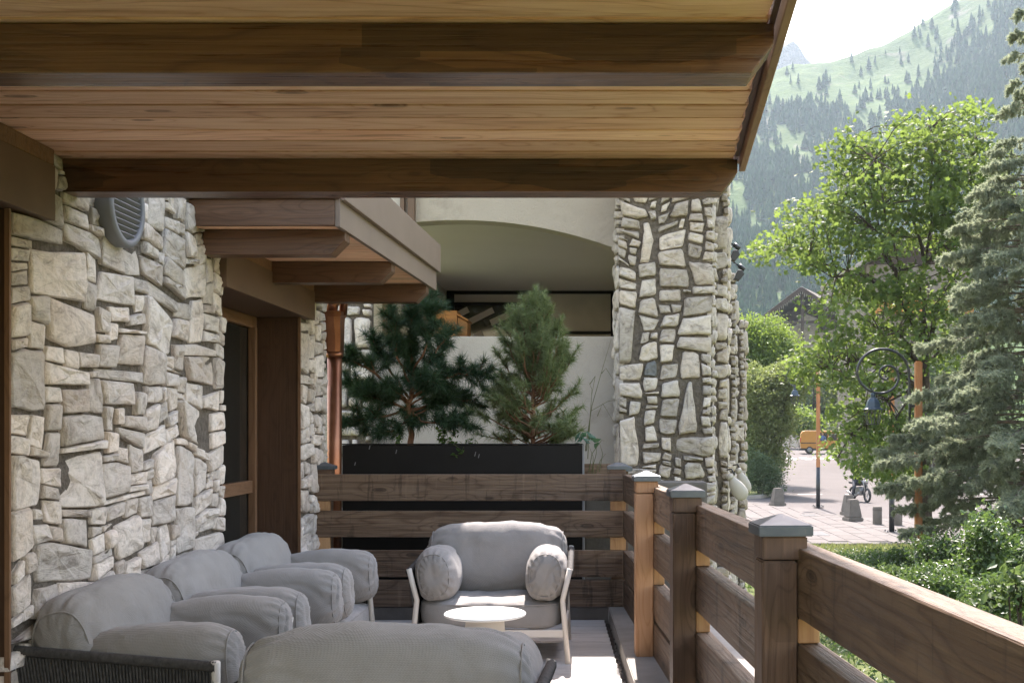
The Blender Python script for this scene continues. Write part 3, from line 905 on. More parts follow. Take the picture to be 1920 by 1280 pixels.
def shell(px, py, d, w, h, roll, label):
    c = at(px, py, d)
    t = thing('wall_lamp', c, label, 'wall lamp', 'cream wall lamps low on the stepped stone wall')
    v, f = [], []
    n, m = 18, 9
    for j in range(m + 1):
        ph = math.pi * j / m
        for i in range(n):
            a = 2 * math.pi * i / n
            r = math.sin(ph) ** .8
            v.append((w * r * math.cos(a) * (1 - .28 * math.cos(ph)), .55 * w * r * math.sin(a), h * math.cos(ph)))
    for j in range(m):
        for i in range(n):
            f.append((j * n + i, j * n + (i + 1) % n, (j + 1) * n + (i + 1) % n, (j + 1) * n + i))
    Ms = Matrix.Translation(c) @ Matrix.Rotation(R(roll), 4, 'Y')
    obj('lamp_shell', pd_mesh('lamp_shell', v, f, True), M_['lamp_cream'], t, Ms)
    lathe('socket', [(.0, 0), (.034, 0), (.036, .03), (.03, .05), (0, .05)], M_['lamp_cream'], t, Ms @ Matrix.Translation((0, 0, h * .85)), 16)
    tube('cable', [c + Vector((-.03, 0, h)), c + Vector((-.06, .02, h + .06)), c + Vector((-.1, .08, h + .05))], .008, M_['dark_iron'], t, 6)
shell(1383, 915, 11.4, .075, .135, -34, 'nearer cream shell shaped wall lamp at the foot of the stepped stone wall')
shell(1394, 903, 11.9, .06, .125, -24, 'further cream shell shaped wall lamp half behind the nearer one')

# narrow pier left of the planter
NP = thing('stone_pier', (-2.36, 10.8, -.5), 'narrow stone pier in shade between the copper downpipe and the dark pine', 'pier')
masonry(NP, wall_frame((-2.55, 10.75, -.3), (1, 0, 0), (0, -1, 0)), .36, 3.3, [(.16, .36, .1, .2, 3), (.1, .2, .3, .5, 1.2), (.08, .18, .07, .12, 1)], .02, 41, (), .04, 'stone', .03, 1.3, (.03, .07), 60)
box('pier_core', -2.53, -2.21, 10.772, 10.99, -1.8, 3.0, M_['mortar'], NP)

# copper downpipe
CP = thing('copper_downpipe', (-2.03, 8.62, 0), 'brown copper downpipe with a hopper head at the end of the stone wall', 'downpipe')
px_ = -2.035
tube('pipe', [(px_, 8.62, 0.02), (px_, 8.62, 1.98)], .056, M_['copper'], CP, 20)
v = lathe('pipe_collar', [(.058, 0), (.066, .004), (.066, .036), (.058, .04)], M_['copper'], CP, Matrix.Translation((px_, 8.62, 1.95)), 24)
lathe('pipe_collar', [(.058, 0), (.064, .004), (.064, .03), (.058, .034)], M_['copper'], CP, Matrix.Translation((px_, 8.62, .95)), 24)
bm = bmesh.new()
rows = [(1.99, .062, .06, 0), (2.10, .066, .065, 0), (2.22, .078, .075, -.012), (2.26, .082, .08, -.014), (2.263, .088, .086, -.014), (2.30, .088, .086, -.014), (2.303, .07, .07, -.014)]
rg = []
for z, a, b2, off in rows:
    rg.append([bm.verts.new((sx * a + off, sy * b2, z - 2.1)) for sx, sy in ((-1, -1), (-.4, -1.15), (.4, -1.15), (1, -1), (1, 1), (-1, 1))])
for a, b2 in zip(rg, rg[1:]):
    for i in range(6): bm.faces.new((a[i], a[(i + 1) % 6], b2[(i + 1) % 6], b2[i]))
bm.faces.new(rg[-1]); bm.faces.new(rg[0][::-1])
obj('hopper', bm_mesh('hopper', bm), M_['copper'], CP, Matrix.Translation((px_ - .005, 8.62, 2.1)))
tube('elbow', [(px_ - .02, 8.6, 2.28), (px_ - .01, 8.6, 2.36), (px_ + .03, 8.58, 2.42), (px_ + .06, 8.57, 2.50), (px_ + .06, 8.57, 2.62)], .045, M_['copper'], CP, 16)
tube('elbow', [(px_ + .055, 8.66, 2.28), (px_ + .07, 8.66, 2.45), (px_ + .07, 8.66, 2.62)], .032, M_['copper'], CP, 14)

# ------------------------------------------------------------------ black planter and what grows in it
PLX0, PLX1, PLY0, PLY1 = -2.0, -.13, 8.72, 9.22
PT = thing('planter_box', (-1.06, 8.97, 0), 'long black metal planter box behind the end railing', 'planter')
bm = bmesh.new()
c = Vector(((PLX0 + PLX1) / 2, (PLY0 + PLY1) / 2, .6))
for (a, b2, e, g) in ((PLX0, PLX1, PLY0, PLY0 + .02), (PLX0, PLX1, PLY1 - .02, PLY1), (PLX0, PLX0 + .02, PLY0 + .0201, PLY1 - .0201), (PLX1 - .02, PLX1, PLY0 + .0201, PLY1 - .0201)):
    box_bm(bm, a - c.x, b2 - c.x, e - c.y, g - c.y, .02 - c.z, 1.275 - c.z)
bmesh.ops.bevel(bm, geom=bm.edges[:], offset=.003, segments=1, affect='EDGES')
obj('box_wall', bm_mesh('box_wall', bm), M_['black_metal'], PT, Matrix.Translation(c))
box('planter_rim', PLX0 - .004, PLX1 + .004, PLY0 - .006, PLY0 + .03, 1.277, 1.287, M_['black_metal'], PT, .002)
box('corner_strip', PLX1 + .001, PLX1 + .016, PLY0 - .004, PLY0 + .03, .02, 1.284, M_['vent'], PT, .002)
box('soil_bed', PLX0 + .021, PLX1 - .021, PLY0 + .021, PLY1 - .021, 1.0, 1.235, M_['soil'], PT)
for (px, py, s) in ((692, 842, .03), (665, 872, .025), (742, 850, .03), (890, 855, .035), (897, 858, .03)):
    p = at(px, py, PLY0 - .0045)
    bar('scratch', p, p + Vector((s * .25, 0, s)), .002, .006, M_['vent'], PT, 0)

def needles(name, shoots, n, ln, wid, mat, parent, rng_, spread=.95, up=.25):
    """shoots: (base, tip) pairs; long thin needles fan out round each shoot"""
    V = []
    A = np.array([[*a] for a, b in shoots], float); B = np.array([[*b] for a, b in shoots], float)
    D = B - A
    Ln = np.linalg.norm(D, axis=1, keepdims=True); D = D / np.maximum(Ln, 1e-6)
    k = len(A)
    t = rng_.random((k, n, 1)) ** .7
    P = A[:, None] + (B - A)[:, None] * t
    r = rng_.normal(size=(k, n, 3)); r /= np.linalg.norm(r, axis=2, keepdims=True)
    d = D[:, None] * rng_.uniform(.25, 1.0, (k, n, 1)) + r * spread
    d[..., 2] += up * .3
    d /= np.linalg.norm(d, axis=2, keepdims=True)
    side = np.cross(d, rng_.normal(size=(k, n, 3))); side /= np.linalg.norm(side, axis=2, keepdims=True)
    L = ln * rng_.uniform(.7, 1.15, (k, n, 1))
    sag = np.zeros_like(d); sag[..., 2] = -L[..., 0] * .10
    T = np.stack([P - side * wid / 2, P + side * wid / 2, P + d * L + sag], axis=2).reshape(-1, 3)
    Fc = np.arange(len(T)).reshape(-1, 3)
    o = Vector(wm(parent).translation)
    return obj(name, raw_mesh(name, T - np.array(o), Fc), mat, parent, Matrix.Translation(o))

M_['needle_dark'] = leaf_mat('dark pine needles', (.020, .048, .024), (.052, .092, .042), (.05, .11, .035), .25, .5)
M_['needle_light'] = leaf_mat('grey green pine needles', (.085, .12, .048), (.215, .25, .12), (.22, .29, .09), .32, .5)
M_['bark'] = plain('grey brown bark', (.07, .05, .038), (.14, .105, .08), 14, .9, .8, 40, .01, .2)
M_['bark_red'] = plain('reddish pine bark', (.12, .06, .035), (.22, .12, .07), 14, .9, .8, 40, .008, .2)

def pine_from_limbs(root, limbs, mat, seed, per_m, n, ln, wid, shoot=(.07, .15), upb=.5):
    rg_ = np.random.default_rng(seed); rr = random.Random(seed)
    bm = bmesh.new(); o = wm(root).translation
    shoots = []
    for pts, r0, r1, start in limbs:
        pts = [Vector(p) for p in pts]
        m = len(pts)
        tube_bm(bm, [p - o for p in pts], [r0 + (r1 - r0) * i / (m - 1) for i in range(m)], 7)
        for i in range(m - 1):
            a, b2 = pts[i], pts[i + 1]
            L = (b2 - a).length
            for s in range(max(1, int(L * per_m))):
                f = (i + rr.random()) / (m - 1)
                if f < start: continue
                p = a.lerp(b2, rr.random())
                dr = (b2 - a).normalized() * rr.uniform(.2, .9) + Vector((rr.gauss(0, .6), rr.gauss(0, .6), rr.gauss(.1, .45) + upb * .5))
                dr.normalize()
                tip = p + dr * rr.uniform(*shoot)
                shoots.append((p, tip))
                tube_bm(bm, [p - o, tip - o], [.005, .003], 4, False)
        dr = (pts[-1] - pts[-2]).normalized()
        shoots.append((pts[-1] - dr * .04, pts[-1] + dr * .10))
    obj('branches', bm_mesh('branches', bm, True), M_['bark_red'], root, Matrix.Translation(o))
    needles('needles', shoots, n, ln, wid, mat, root, rg_)

def curve(pts, dep, d0, k=3):
    """pixel polyline at depth d0 with depth offsets dep, gently subdivided"""
    P = [at(x, y, d0 + e) for (x, y), e in zip(pts, dep)]
    out = [P[0]]
    for a, b2 in zip(P, P[1:]):
        for i in range(1, k + 1):
            out.append(a.lerp(b2, i / k) + Vector((random.Random(i).uniform(-.008, .008), 0, 0)))
    return out
rr = random.Random(3)
D1 = 8.98
P1 = thing('pine_shrub', at(770, 845, D1), 'dark green pine shrub with spreading limbs in the left half of the black planter', 'pine shrub')
L1 = [(curve([(771, 845), (770, 800), (766, 765), (772, 735)], (0, 0, 0, 0), D1), .026, .018, 2.0),
      (curve([(772, 740), (776, 700), (768, 650), (772, 600), (800, 566)], (0, .02, 0, -.02, 0), D1), .018, .006, .12),
      (curve([(764, 755), (730, 722), (690, 690), (650, 672), (612, 676)], (0, -.05, -.1, -.12, -.1), D1), .015, .005, .4),
      (curve([(766, 745), (735, 700), (712, 660), (700, 640)], (0, .1, .14, .15), D1), .012, .004, .35),
      (curve([(774, 745), (820, 716), (860, 700), (905, 706)], (0, -.06, -.12, -.16), D1), .013, .005, .3),
      (curve([(772, 735), (800, 690), (820, 655), (838, 632)], (0, .05, .08, .1), D1), .012, .004, .3),
      (curve([(768, 765), (725, 780), (680, 785), (645, 800)], (0, -.08, -.14, -.18), D1), .012, .004, .4),
      (curve([(770, 768), (815, 762), (850, 748), (885, 755)], (0, .1, .2, .22), D1), .012, .004, .3),
      (curve([(772, 770), (790, 790), (830, 795), (880, 800)], (0, -.1, -.16, -.2), D1), .010, .004, .45),
      (curve([(770, 720), (745, 670), (742, 630), (738, 590)], (0, -.1, -.12, -.12), D1), .010, .004, .35),
      (curve([(772, 700), (800, 650), (812, 610), (806, 585)], (0, -.1, -.14, -.14), D1), .010, .004, .35),
      (curve([(768, 775), (750, 800), (725, 812)], (0, -.14, -.2), D1), .010, .004, .3),
      (curve([(765, 750), (700, 735), (655, 722)], (0, .14, .18), D1), .011, .004, .4)]
for i in range(10):
    a = rr.uniform(0, 6.28); zz = rr.uniform(660, 780); r = rr.uniform(50, 105) * (1.0 - .35 * (780 - zz) / 120)
    L1.append((curve([(771, zz + 22), (771 + .55 * r * math.cos(a), zz + 4), (771 + r * math.cos(a), zz - 6)], (0, .15 * math.sin(a), .3 * math.sin(a)), D1), .009, .004, .35))
pine_from_limbs(P1, L1, M_['needle_dark'], 7, 62, 150, .10, .0048)
D2 = 8.98
P2 = thing('pine_shrub', at(1002, 845, D2), 'lighter grey green conical pine shrub in the right half of the black planter', 'pine shrub')
L2 = [(curve([(1000, 845), (1000, 760), (1003, 680), (996, 625), (992, 600)], (0, 0, 0, 0, 0), D2), .02, .006, .75)]
for i in range(96):
    f = ((i + rr.random()) / 96) ** 1.15
    yb = 838 - f * 226
    prof = 103 * (1 - f) ** .62 * (1 if f > .12 else .82) + 6
    a = rr.uniform(0, 6.28); r = prof * rr.uniform(.65, 1.02)
    c_, s_ = math.cos(a), math.sin(a)
    up = 6 + 44 * min(1, f * 2.2) + (10 if r > 50 else 0)
    dd = r * D2 / F
    L2.append((curve([(1001, yb + 10), (1001 + .5 * r * c_, yb - 4), (1001 + r * c_, yb - up)], (0, .5 * dd * s_, dd * s_ * .8), D2), .008, .0035, .42))
pine_from_limbs(P2, L2, M_['needle_light'], 8, 24, 105, .078, .0044, (.05, .11), .9)

def leaf_cloud(name, P, size, shape, mat, parent, rg_, flat=.5, vary=.35, sm=False, nrm=None):
    """one mesh of many separate leaf faces at points P; shape = (verts Nx3, faces); flat: 1 = random turn, 0 = level"""
    P = np.asarray(P, float); n = len(P)
    v0, f0 = np.asarray(shape[0], float), np.asarray(shape[1], int)
    z = rg_.normal(size=(n, 3)) * flat
    z[:, 2] += 1.0 - flat * .6
    if nrm is not None: z = z * .6 + nrm
    z /= np.linalg.norm(z, axis=1, keepdims=True)
    x = np.cross(z, rg_.normal(size=(n, 3))); x /= np.linalg.norm(x, axis=1, keepdims=True)
    y_ = np.cross(z, x)
    s = size * rg_.uniform(1 - vary, 1 + vary, (n, 1, 1))
    T = P[:, None] + s * (v0[None, :, 0:1] * x[:, None] + v0[None, :, 1:2] * y_[:, None] + v0[None, :, 2:3] * z[:, None])
    Fc = (f0[None] + (np.arange(n) * len(v0))[:, None, None]).reshape(-1, f0.shape[1])
    o = np.array(wm(parent).translation) if parent is not None else np.zeros(3)
    return obj(name, raw_mesh(name, T.reshape(-1, 3) - o, Fc, sm), mat, parent, Matrix.Translation(Vector(o)))
# leaf outlines (quads): folded oval, maple-like star, round heart
OVAL = ([(-.5, 0, .05), (-.1, .24, .10), (.5, 0, -.06), (-.1, -.24, .10)], [(0, 3, 2, 1)])
OVAL2 = ([(-.5, 0, 0), (-.22, .22, .09), (.12, .2, .08), (.5, 0, -.08), (.12, -.2, .08), (-.22, -.22, .09), (.1, 0, 0)],
         [(0, 6, 2, 1), (6, 3, 3, 2), (0, 5, 4, 6), (6, 4, 3, 3)])
OVAL2 = ([(-.5, 0, 0), (-.15, .26, .09), (.5, 0, -.10), (-.15, -.26, .09), (.08, 0, 0), (.22, .16, .03), (.22, -.16, .03)],
         [(0, 4, 5, 1), (0, 3, 6, 4), (4, 6, 2, 5)])
MAPLE = ([(0, -.30, 0), (.22, -.30, .02), (.14, -.10, .0), (.52, .02, -.08), (.20, .12, 0), (.26, .34, -.02), (0, .58, -.10), (-.26, .34, -.02), (-.20, .12, 0), (-.52, .02, -.08), (-.14, -.10, 0), (-.22, -.30, .02), (0, 0, .06)],
         [(0, 1, 2, 12), (2, 3, 4, 12), (4, 5, 6, 12), (6, 7, 8, 12), (8, 9, 10, 12), (10, 11, 0, 12)])
M_['small_leaf'] = leaf_mat('fresh green small leaves', (.045, .095, .02), (.09, .15, .035), (.16, .28, .04), .4)
M_['hosta'] = leaf_mat('blue green broad leaves', (.05, .11, .07), (.09, .16, .11), (.14, .25, .1), .35)
M_['grass_blade'] = leaf_mat('dry green grass stems', (.075, .095, .035), (.14, .13, .06), (.2, .22, .08), .35)
g0 = np.random.default_rng(40)
def sprig(px, py, w, h, n, size, label, mat='small_leaf', shape=OVAL2, d=8.78, trail=None):
    t = thing('leafy_plant', at(px, py + h * .5, d), label, 'plant')
    o = wm(t).translation
    P, bm = [], bmesh.new()
    r_ = random.Random(int(px))
    for k in range(max(4, n // 7)):
        a = at(px + r_.uniform(-.12, .12) * w, py + h * .5, d + r_.uniform(-.02, .03))
        b2 = at(px + r_.uniform(-.5, .5) * w, py + r_.uniform(-.5, .3) * h, d + r_.uniform(-.08, .06))
        m = a.lerp(b2, .5) + Vector((0, 0, .03))
        tube_bm(bm, [a - o, m - o, b2 - o], .0018, 4, False)
        for j in range(7): P.append(m.lerp(b2, r_.random()) + Vector((r_.gauss(0, .012), r_.gauss(0, .012), r_.gauss(0, .012))))
    if trail:
        T = [at(x, y_, d - .09) for x, y_ in trail]
        tube_bm(bm, [p - o for p in T], .0018, 4, False)
        for p, q in zip(T, T[1:]):
            for j in range(4): P.append(p.lerp(q, r_.random()) + Vector((r_.gauss(0, .006), r_.gauss(0, .006), r_.gauss(0, .006))))
    obj('stems', bm_mesh('stems', bm), M_['grass_blade'], t, Matrix.Translation(o))
    leaf_cloud('leaves', [tuple(p) for p in P], size, shape, M_[mat], t, g0, .6)
sprig(838, 822, 58, 44, 84, .042, 'bright green trailing plant hanging over the planter rim between the two pines', trail=[(850, 832), (868, 845), (858, 853), (848, 851)])
sprig(742, 828, 16, 16, 21, .03, 'tiny leafy weed at the planter rim left of the dark pine trunk')
sprig(880, 830, 40, 14, 28, .026, 'low creeping plant along the planter rim in front of the gap between the pines')
HP = thing('leafy_plant', at(1096, 840, 8.8), 'blue green broad leaved plant spilling over the right end of the planter', 'plant')
P = [tuple(at(1083 + g0.uniform(0, 40), 822 + g0.uniform(-8, 14), 8.72 + g0.uniform(-.05, .06))) for _ in range(13)]
leaf_cloud('leaves', P, .088, OVAL2, M_['hosta'], HP, g0, .75)
tube('stem', [at(1098, 845, 8.8), at(1100, 822, 8.76)], .004, M_['grass_blade'], HP, 5)
GR = thing('grass_clump', at(1115, 885, 8.95), 'tall thin grass stems leaning right beside the end of the planter', 'grass')
bm = bmesh.new(); o = wm(GR).translation
for (pts, dd) in (([(1098, 838), (1110, 760), (1130, 690), (1146, 636)], 0), ([(1100, 845), (1108, 770), (1140, 752), (1162, 748)], -.05), ([(1102, 860), (1106, 790), (1110, 730), (1104, 716)], .03),
                  ([(1104, 885), (1110, 850), (1128, 825), (1134, 826)], 0), ([(1108, 888), (1118, 850), (1120, 820)], .02), ([(1112, 888), (1112, 855), (1104, 835)], .02), ([(1116, 888), (1126, 862), (1136, 850)], .0),
                  ([(1128, 700), (1136, 690), (1150, 712)], 0), ([(1120, 780), (1130, 756), (1150, 790)], 0), ([(1124, 884), (1130, 850), (1124, 830)], 0), ([(1106, 720), (1116, 705), (1109, 744)], 0)):
    P = [at(x, y_, 8.95 + dd) - o for x, y_ in pts]
    tube_bm(bm, P, [.0034 - .0026 * i / (len(P) - 1) for i in range(len(P))], 4, False)
obj('stems', bm_mesh('stems', bm), M_['grass_blade'], GR, Matrix.Translation(o))

# ------------------------------------------------------------------ lounge chairs
def cushion_mesh(name, h, a, b, axis, seed, cuts=17, puff=.0, wr=.006, pleat=.0):
    """soft rounded block; axis = long axis; a = exponent of the cross section, b = exponent towards the ends"""
    bm = bmesh.new()
    bmesh.ops.create_cube(bm, size=2.0)
    bmesh.ops.subdivide_edges(bm, edges=bm.edges[:], cuts=cuts, use_grid_fill=True)
    o1, o2 = [i for i in range(3) if i != axis]
    for v in bm.verts:
        p = v.co
        q = [math.copysign(abs(c) ** .9, c) for c in p]
        rr_ = (abs(q[o1]) ** a + abs(q[o2]) ** a) ** (1 / a)
        tot = max(1e-6, (rr_ ** b + abs(q[axis]) ** b) ** (1 / b))
        u = Vector((q[0] / tot, q[1] / tot, q[2] / tot))
        w = Vector((u.x * h[0], u.y * h[1], u.z * h[2]))
        n = Vector((u.x / h[0], u.y / h[1], u.z / h[2])).normalized()
        an = math.atan2(u[o2], u[o1])
        e = abs(u[axis])
        d = noise.noise(w * 5.5 + Vector((seed, 0, 0))) * wr * 1.6 + noise.noise(Vector((w.x * 16, w.y * 16, w.z * 6)) + Vector((0, seed, 0))) * wr
        if pleat: d -= pleat * max(0, (e - .62) / .38) * (.5 + .5 * math.sin(an * 17 + seed + 2 * noise.noise(w * 7))) * (1 if e < .985 else .4)
        # a crease or two running in from the ends
        cr = noise.noise(Vector((w[o1] * 9 + seed, w[o2] * 3, w[axis] * 2.5)))
        d -= wr * 2.2 * max(0, 1 - abs(cr) * 9) * (.25 + .75 * e)
        d += puff * (1 - u[axis] ** 2)
        v.co = w + n * d
    return bm_mesh(name, bm, True)

def ring_on(h, a, b, axis, t, r, n=64):
    """seam cord round a cushion near one end"""
    o1, o2 = [i for i in range(3) if i != axis]
    bm = bmesh.new(); P = []
    for i in range(n + 1):
        an = 2 * math.pi * i / n
        c, s = math.cos(an), math.sin(an)
        k = (abs(c) ** a + abs(s) ** a) ** (1 / a)
        q = [0, 0, 0]; sc = (max(0, 1 - abs(t) ** b)) ** (1 / b)
        q[o1], q[o2], q[axis] = c / k * sc * h[o1] * 1.004, s / k * sc * h[o2] * 1.004, t * h[axis]
        P.append(q)
    tube_bm(bm, P, r, 5, False)
    return bm_mesh('piping', bm, True)

LBL = {}
def make_chair():
    t = thing('lounge_chair', (0, 0, 0), 'x', 'lounge chair', 'taupe lounge chairs round the white table')
    fr = M_['frame_metal']
    bt = lambda n_, pts, r=.0155: tube(n_, pts, r, fr, t, 10)
    for s in (-1, 1):
        f0, f1, f2 = Vector((s * .470, -.375, 0)), Vector((s * .437, -.345, .375)), Vector((s * .482, -.36, .565))
        b0, b1, b2 = Vector((s * .455, .40, 0)), Vector((s * .44, .34, .375)), Vector((s * .472, .395, .625))
        bt('leg', [f0, f1.lerp(f0, .05), f1, f1.lerp(f2, .08), f2], .0165)
        bt('leg', [b0, b1.lerp(b0, .05), b1, b1.lerp(b2, .08), b2], .0165)
        bar('side_rail', (s * .444, -.35, .185), (s * .444, .355, .185), .026, .042, fr, t, .006)
        # rope side: wrapped top rail and close vertical cords
        bm = bmesh.new()
        m = 150
        P = [f2.lerp(b2, i / m) + Vector((0, 0, -.018)) for i in range(m + 1)]
        tube_bm(bm, P, [.017 if i % 2 else .0215 for i in range(m + 1)], 7)
        n = 62
        for i in range(n):
            u = (i + .5) / n
            a = f2.lerp(b2, u) + Vector((0, 0, -.02)); b_ = f1.lerp(b1, u) + Vector((0, 0, -.17))
            tube_bm(bm, [a, a.lerp(b_, .5) + Vector((s * .004, 0, 0)), b_], .0056, 5, False)
        tag(obj('rope_side', bm_mesh('rope_side', bm, True), M_['rope'], t), kind='stuff')
    bar('front_rail', (-.44, -.352, .178), (.44, -.352, .178), .03, .046, fr, t, .006)
    bar('back_rail', (-.44, .345, .178), (.44, .345, .178), .03, .046, fr, t, .006)
    bt('back_tube', [(-.464, .380, .56), (.464, .380, .56)], .0155)
    bm = bmesh.new()
    for i in range(78):
        x = -.455 + .91 * (i + .5) / 78
        tube_bm(bm, [(x, .380, .56), (x, .36, .42), (x * .96, .345, .19)], .0052, 5, False)
    tag(obj('rope_back', bm_mesh('rope_back', bm, True), M_['rope'], t), kind='stuff')
    fa = M_['fabric']
    hs = (.432, .345, .088)
    sc = obj('seat_cushion', cushion_mesh('seat_cushion', hs, 5.5, 7, 2, 1.3, 17, .004, .006), fa, t, Matrix.Translation((0, -.03, .285)))
    for z in (-.72, .72):
        obj('piping', ring_on(hs, 5.5, 7, 2, z, .0038, 96), fa, sc, wm(sc))
    hb = (.452, .135, .225)
    Mb = Matrix.Translation((0, .215, .562)) @ Matrix.Rotation(R(-13), 4, 'X')
    bc = obj('back_cushion', cushion_mesh('back_cushion', hb, 2.7, 4.6, 0, 5.1, 23, .012, .006, .012), fa, t, Mb)
    for z in (-.93, .93): obj('piping', ring_on(hb, 2.7, 4.6, 0, z, .0036), fa, bc, wm(bc))
    ha = (.118, .295, .160)
    for s in (-1, 1):
        Ma = Matrix.Translation((s * .332, -.115, .512)) @ Matrix.Rotation(R(6 * s), 4, 'Y') @ Matrix.Rotation(R(-3), 4, 'X')
        ac_ = obj('arm_cushion', cushion_mesh('arm_cushion', ha, 2.35, 4.2, 1, 9.7 + s * 2, 21, .010, .0055, .013), fa, t, Ma)
        for z in (-.9, .9): obj('piping', ring_on(ha, 2.35, 4.2, 1, z, .0034), fa, ac_, wm(ac_))
    return t
proto = make_chair()
def put_chair(o, x, y, rz, label):
    o.matrix_basis = Matrix.Translation((x, y, 0)) @ Matrix.Rotation(R(rz), 4, 'Z')
    o['label'] = label
put_chair(proto, -.655, 7.06, 0, 'lounge chair facing the camera in front of the end railing, partly in sun')
for x, y, rz, lb in ((-1.735, 4.50, 90, 'first lounge chair along the stone wall, nearest the camera, showing its dark rope side'),
                     (-1.735, 5.44, 90, 'middle one of three lounge chairs side by side along the stone wall'),
                     (-1.735, 6.36, 90, 'last of three lounge chairs along the stone wall, beside the glazed door'),
                     (-.655, 3.70, 180, 'lounge chair in the bottom foreground seen from behind, facing the round table')):
    put_chair(copy_tree(proto), x, y, rz, lb)
TB = thing('side_table', (-.60, 5.9, 0), 'small round white side table in full sun between the lounge chairs', 'table')
lathe('table_top', [(0, .418), (.205, .418), (.213, .421), (.216, .427), (.213, .433), (.205, .436), (0, .436)], M_['white_top'], TB, Matrix.Translation((-.60, 5.9, 0)), 56)
lathe('pedestal', [(0, 0), (.155, 0), (.15, .02), (.108, .3), (.100, .416), (0, .416)], M_['frame_metal'], TB, Matrix.Translation((-.60, 5.9, 0)), 40)

# added unseen eaves, put in to shade the terrace from above
ER = thing('shade_roof', (-.8, 4, 7), 'unseen added eaves of the hotel high above the terrace', 'roof')
box('sunshade', -2.6, .66, 6.5, 10.15, 7.0, 7.2, M_['ceiling'], ER)
for x in (-2.4, -1.5, -.6, .3): box('sunshade_beam', x - .07, x + .07, 6.5, 10.1, 6.8, 6.998, M_['beam'], ER)

# ------------------------------------------------------------------ ground, road, pavement
def gz(x, y):
    z = -1.8
    if y > 50: z += .02 * (y - 50)
    if y < 30:
        t = min(1, max(0, (30 - y) / 8)); z -= .95 * t * t * (3 - 2 * t)
    return z
M_['grass'] = plain('dry lawn', (.06, .085, .022), (.115, .125, .045), 3, .95, .8, 30, .03, .2)
M_['asphalt'] = plain('pale worn asphalt', (.07, .062, .059), (.085, .076, .072), .35, .92, .3, 40, .01, .25, rnd=False, dirt=((.10, .095, .09), .22, .55, .5))
M_['road_white'] = plain('worn white road paint', (.55, .54, .52), (.72, .71, .69), 2, .8, .1, 40, .004)
M_['paving'] = plain('pale paving slab', (.085, .076, .071), (.105, .095, .089), 1.2, .9, .3, 40, .004, .25, dirt=((.15, .14, .125), 1.5, .6, .5))
M_['joint'] = plain('dark paving joint', (.06, .055, .05), (.08, .075, .068), 2, .95, .2)
def sheet(name, xs, ys, zf, mat, kind='structure'):
    v = [(x, y, zf(x, y)) for y in ys for x in xs]
    n = len(xs)
    f = [(j * n + i, j * n + i + 1, (j + 1) * n + i + 1, (j + 1) * n + i) for j in range(len(ys) - 1) for i in range(n - 1)]
    o = obj(name, raw_mesh(name, v, f, True), mat)
    return tag(o, kind=kind)
ys = [-60, -20, 0, 10, 16, 20, 22, 23, 24, 25, 26, 27, 28, 29, 30, 35, 50, 80, 110, 140, 155]
sheet('ground', [-500, -100, -20, 0, 4, 8, 12, 20, 50, 150, 400, 800], ys, lambda x, y: gz(x, y) - .004, M_['grass'])
road = sheet('road', [1.2, 5, 10, 16, 24, 36, 48], [31, 40, 50, 65, 80, 95, 112, 130], lambda x, y: gz(x, y) + .004, M_['asphalt'])
# crosswalk bars and faint worn lines across the road
for k in range(9):
    x0, y0 = 14.1 + k * 1.15, 88.5 + k * .25
    v = [(x0, y0, 0), (x0 + .62, y0 + .1, 0), (x0 + .62, y0 + 3.1, 0), (x0, y0 + 3.0, 0)]
    v = [(a, b_, gz(a, b_) + .010) for a, b_, _ in v]
    obj('crosswalk_bar', pd_mesh('crosswalk_bar', v, [(0, 1, 2, 3)]), M_['road_white'], road)
for (y0, x0, x1) in ((53.5, 9.5, 20), (66, 10, 22), (74, 11, 23)):
    x = x0; r_ = random.Random(int(y0))
    while x < x1:
        L = r_.uniform(.5, 1.6)
        v = [(a, b_, gz(a, b_) + .009) for a, b_ in ((x, y0), (x + L, y0 + .02), (x + L, y0 + .14), (x, y0 + .12))]
        obj('worn_line', pd_mesh('worn_line', v, [(0, 1, 2, 3)]), M_['road_white'] if y0 < 60 else M_['joint'], road)
        x += L + r_.uniform(.2, 1.2)
pave = sheet('pavement', [1.3, 3, 5, 6.9], [30.8, 36, 42, 47.6], lambda x, y: gz(x, y) + .045, M_['joint'])
edge = lambda x: 47.6 if x < 6.97 else max(39.7, 47.6 - (x - 6.97) * 3.35)
v = []; xs = [6.9 + i * .35 for i in range(20)]
f = []
for i, x in enumerate(xs):
    v += [(x, 30.8, gz(x, 31) + .045), (x, edge(x), gz(x, 40) + .045)]
    if i: f.append((2 * i - 2, 2 * i, 2 * i + 1, 2 * i - 1))
obj('pavement_bed', pd_mesh('pavement_bed', v, f), M_['joint'], pave)
r_ = random.Random(9)
slabs = []
sw, sl = .56, 1.12
y = 30.85; row = 0
x = 4.2
while x < 13.2:
    y = 30.85 + (row % 2) * .56 - .56
    while y < 47.5:
        ym = y + sl / 2
        if ym < edge(x + sw / 2) - .3 and ym > 31.2:
            slabs.append((x + sw / 2, ym))
        y += sl
    x += sw; row += 1
sl_me = []
for k in range(4):
    bm = bmesh.new(); box_bm(bm, -sw / 2 + .012, sw / 2 - .012, -sl / 2 + .012, sl / 2 - .012, -.03, .015)
    bmesh.ops.bevel(bm, geom=[e for e in bm.edges if all(q.co.z > 0 for q in e.verts)], offset=.008, segments=1, affect='EDGES')
    sl_me.append(bm_mesh('paving_slab', bm))
slabs.sort(key=lambda s: s[1])
rest = bmesh.new()
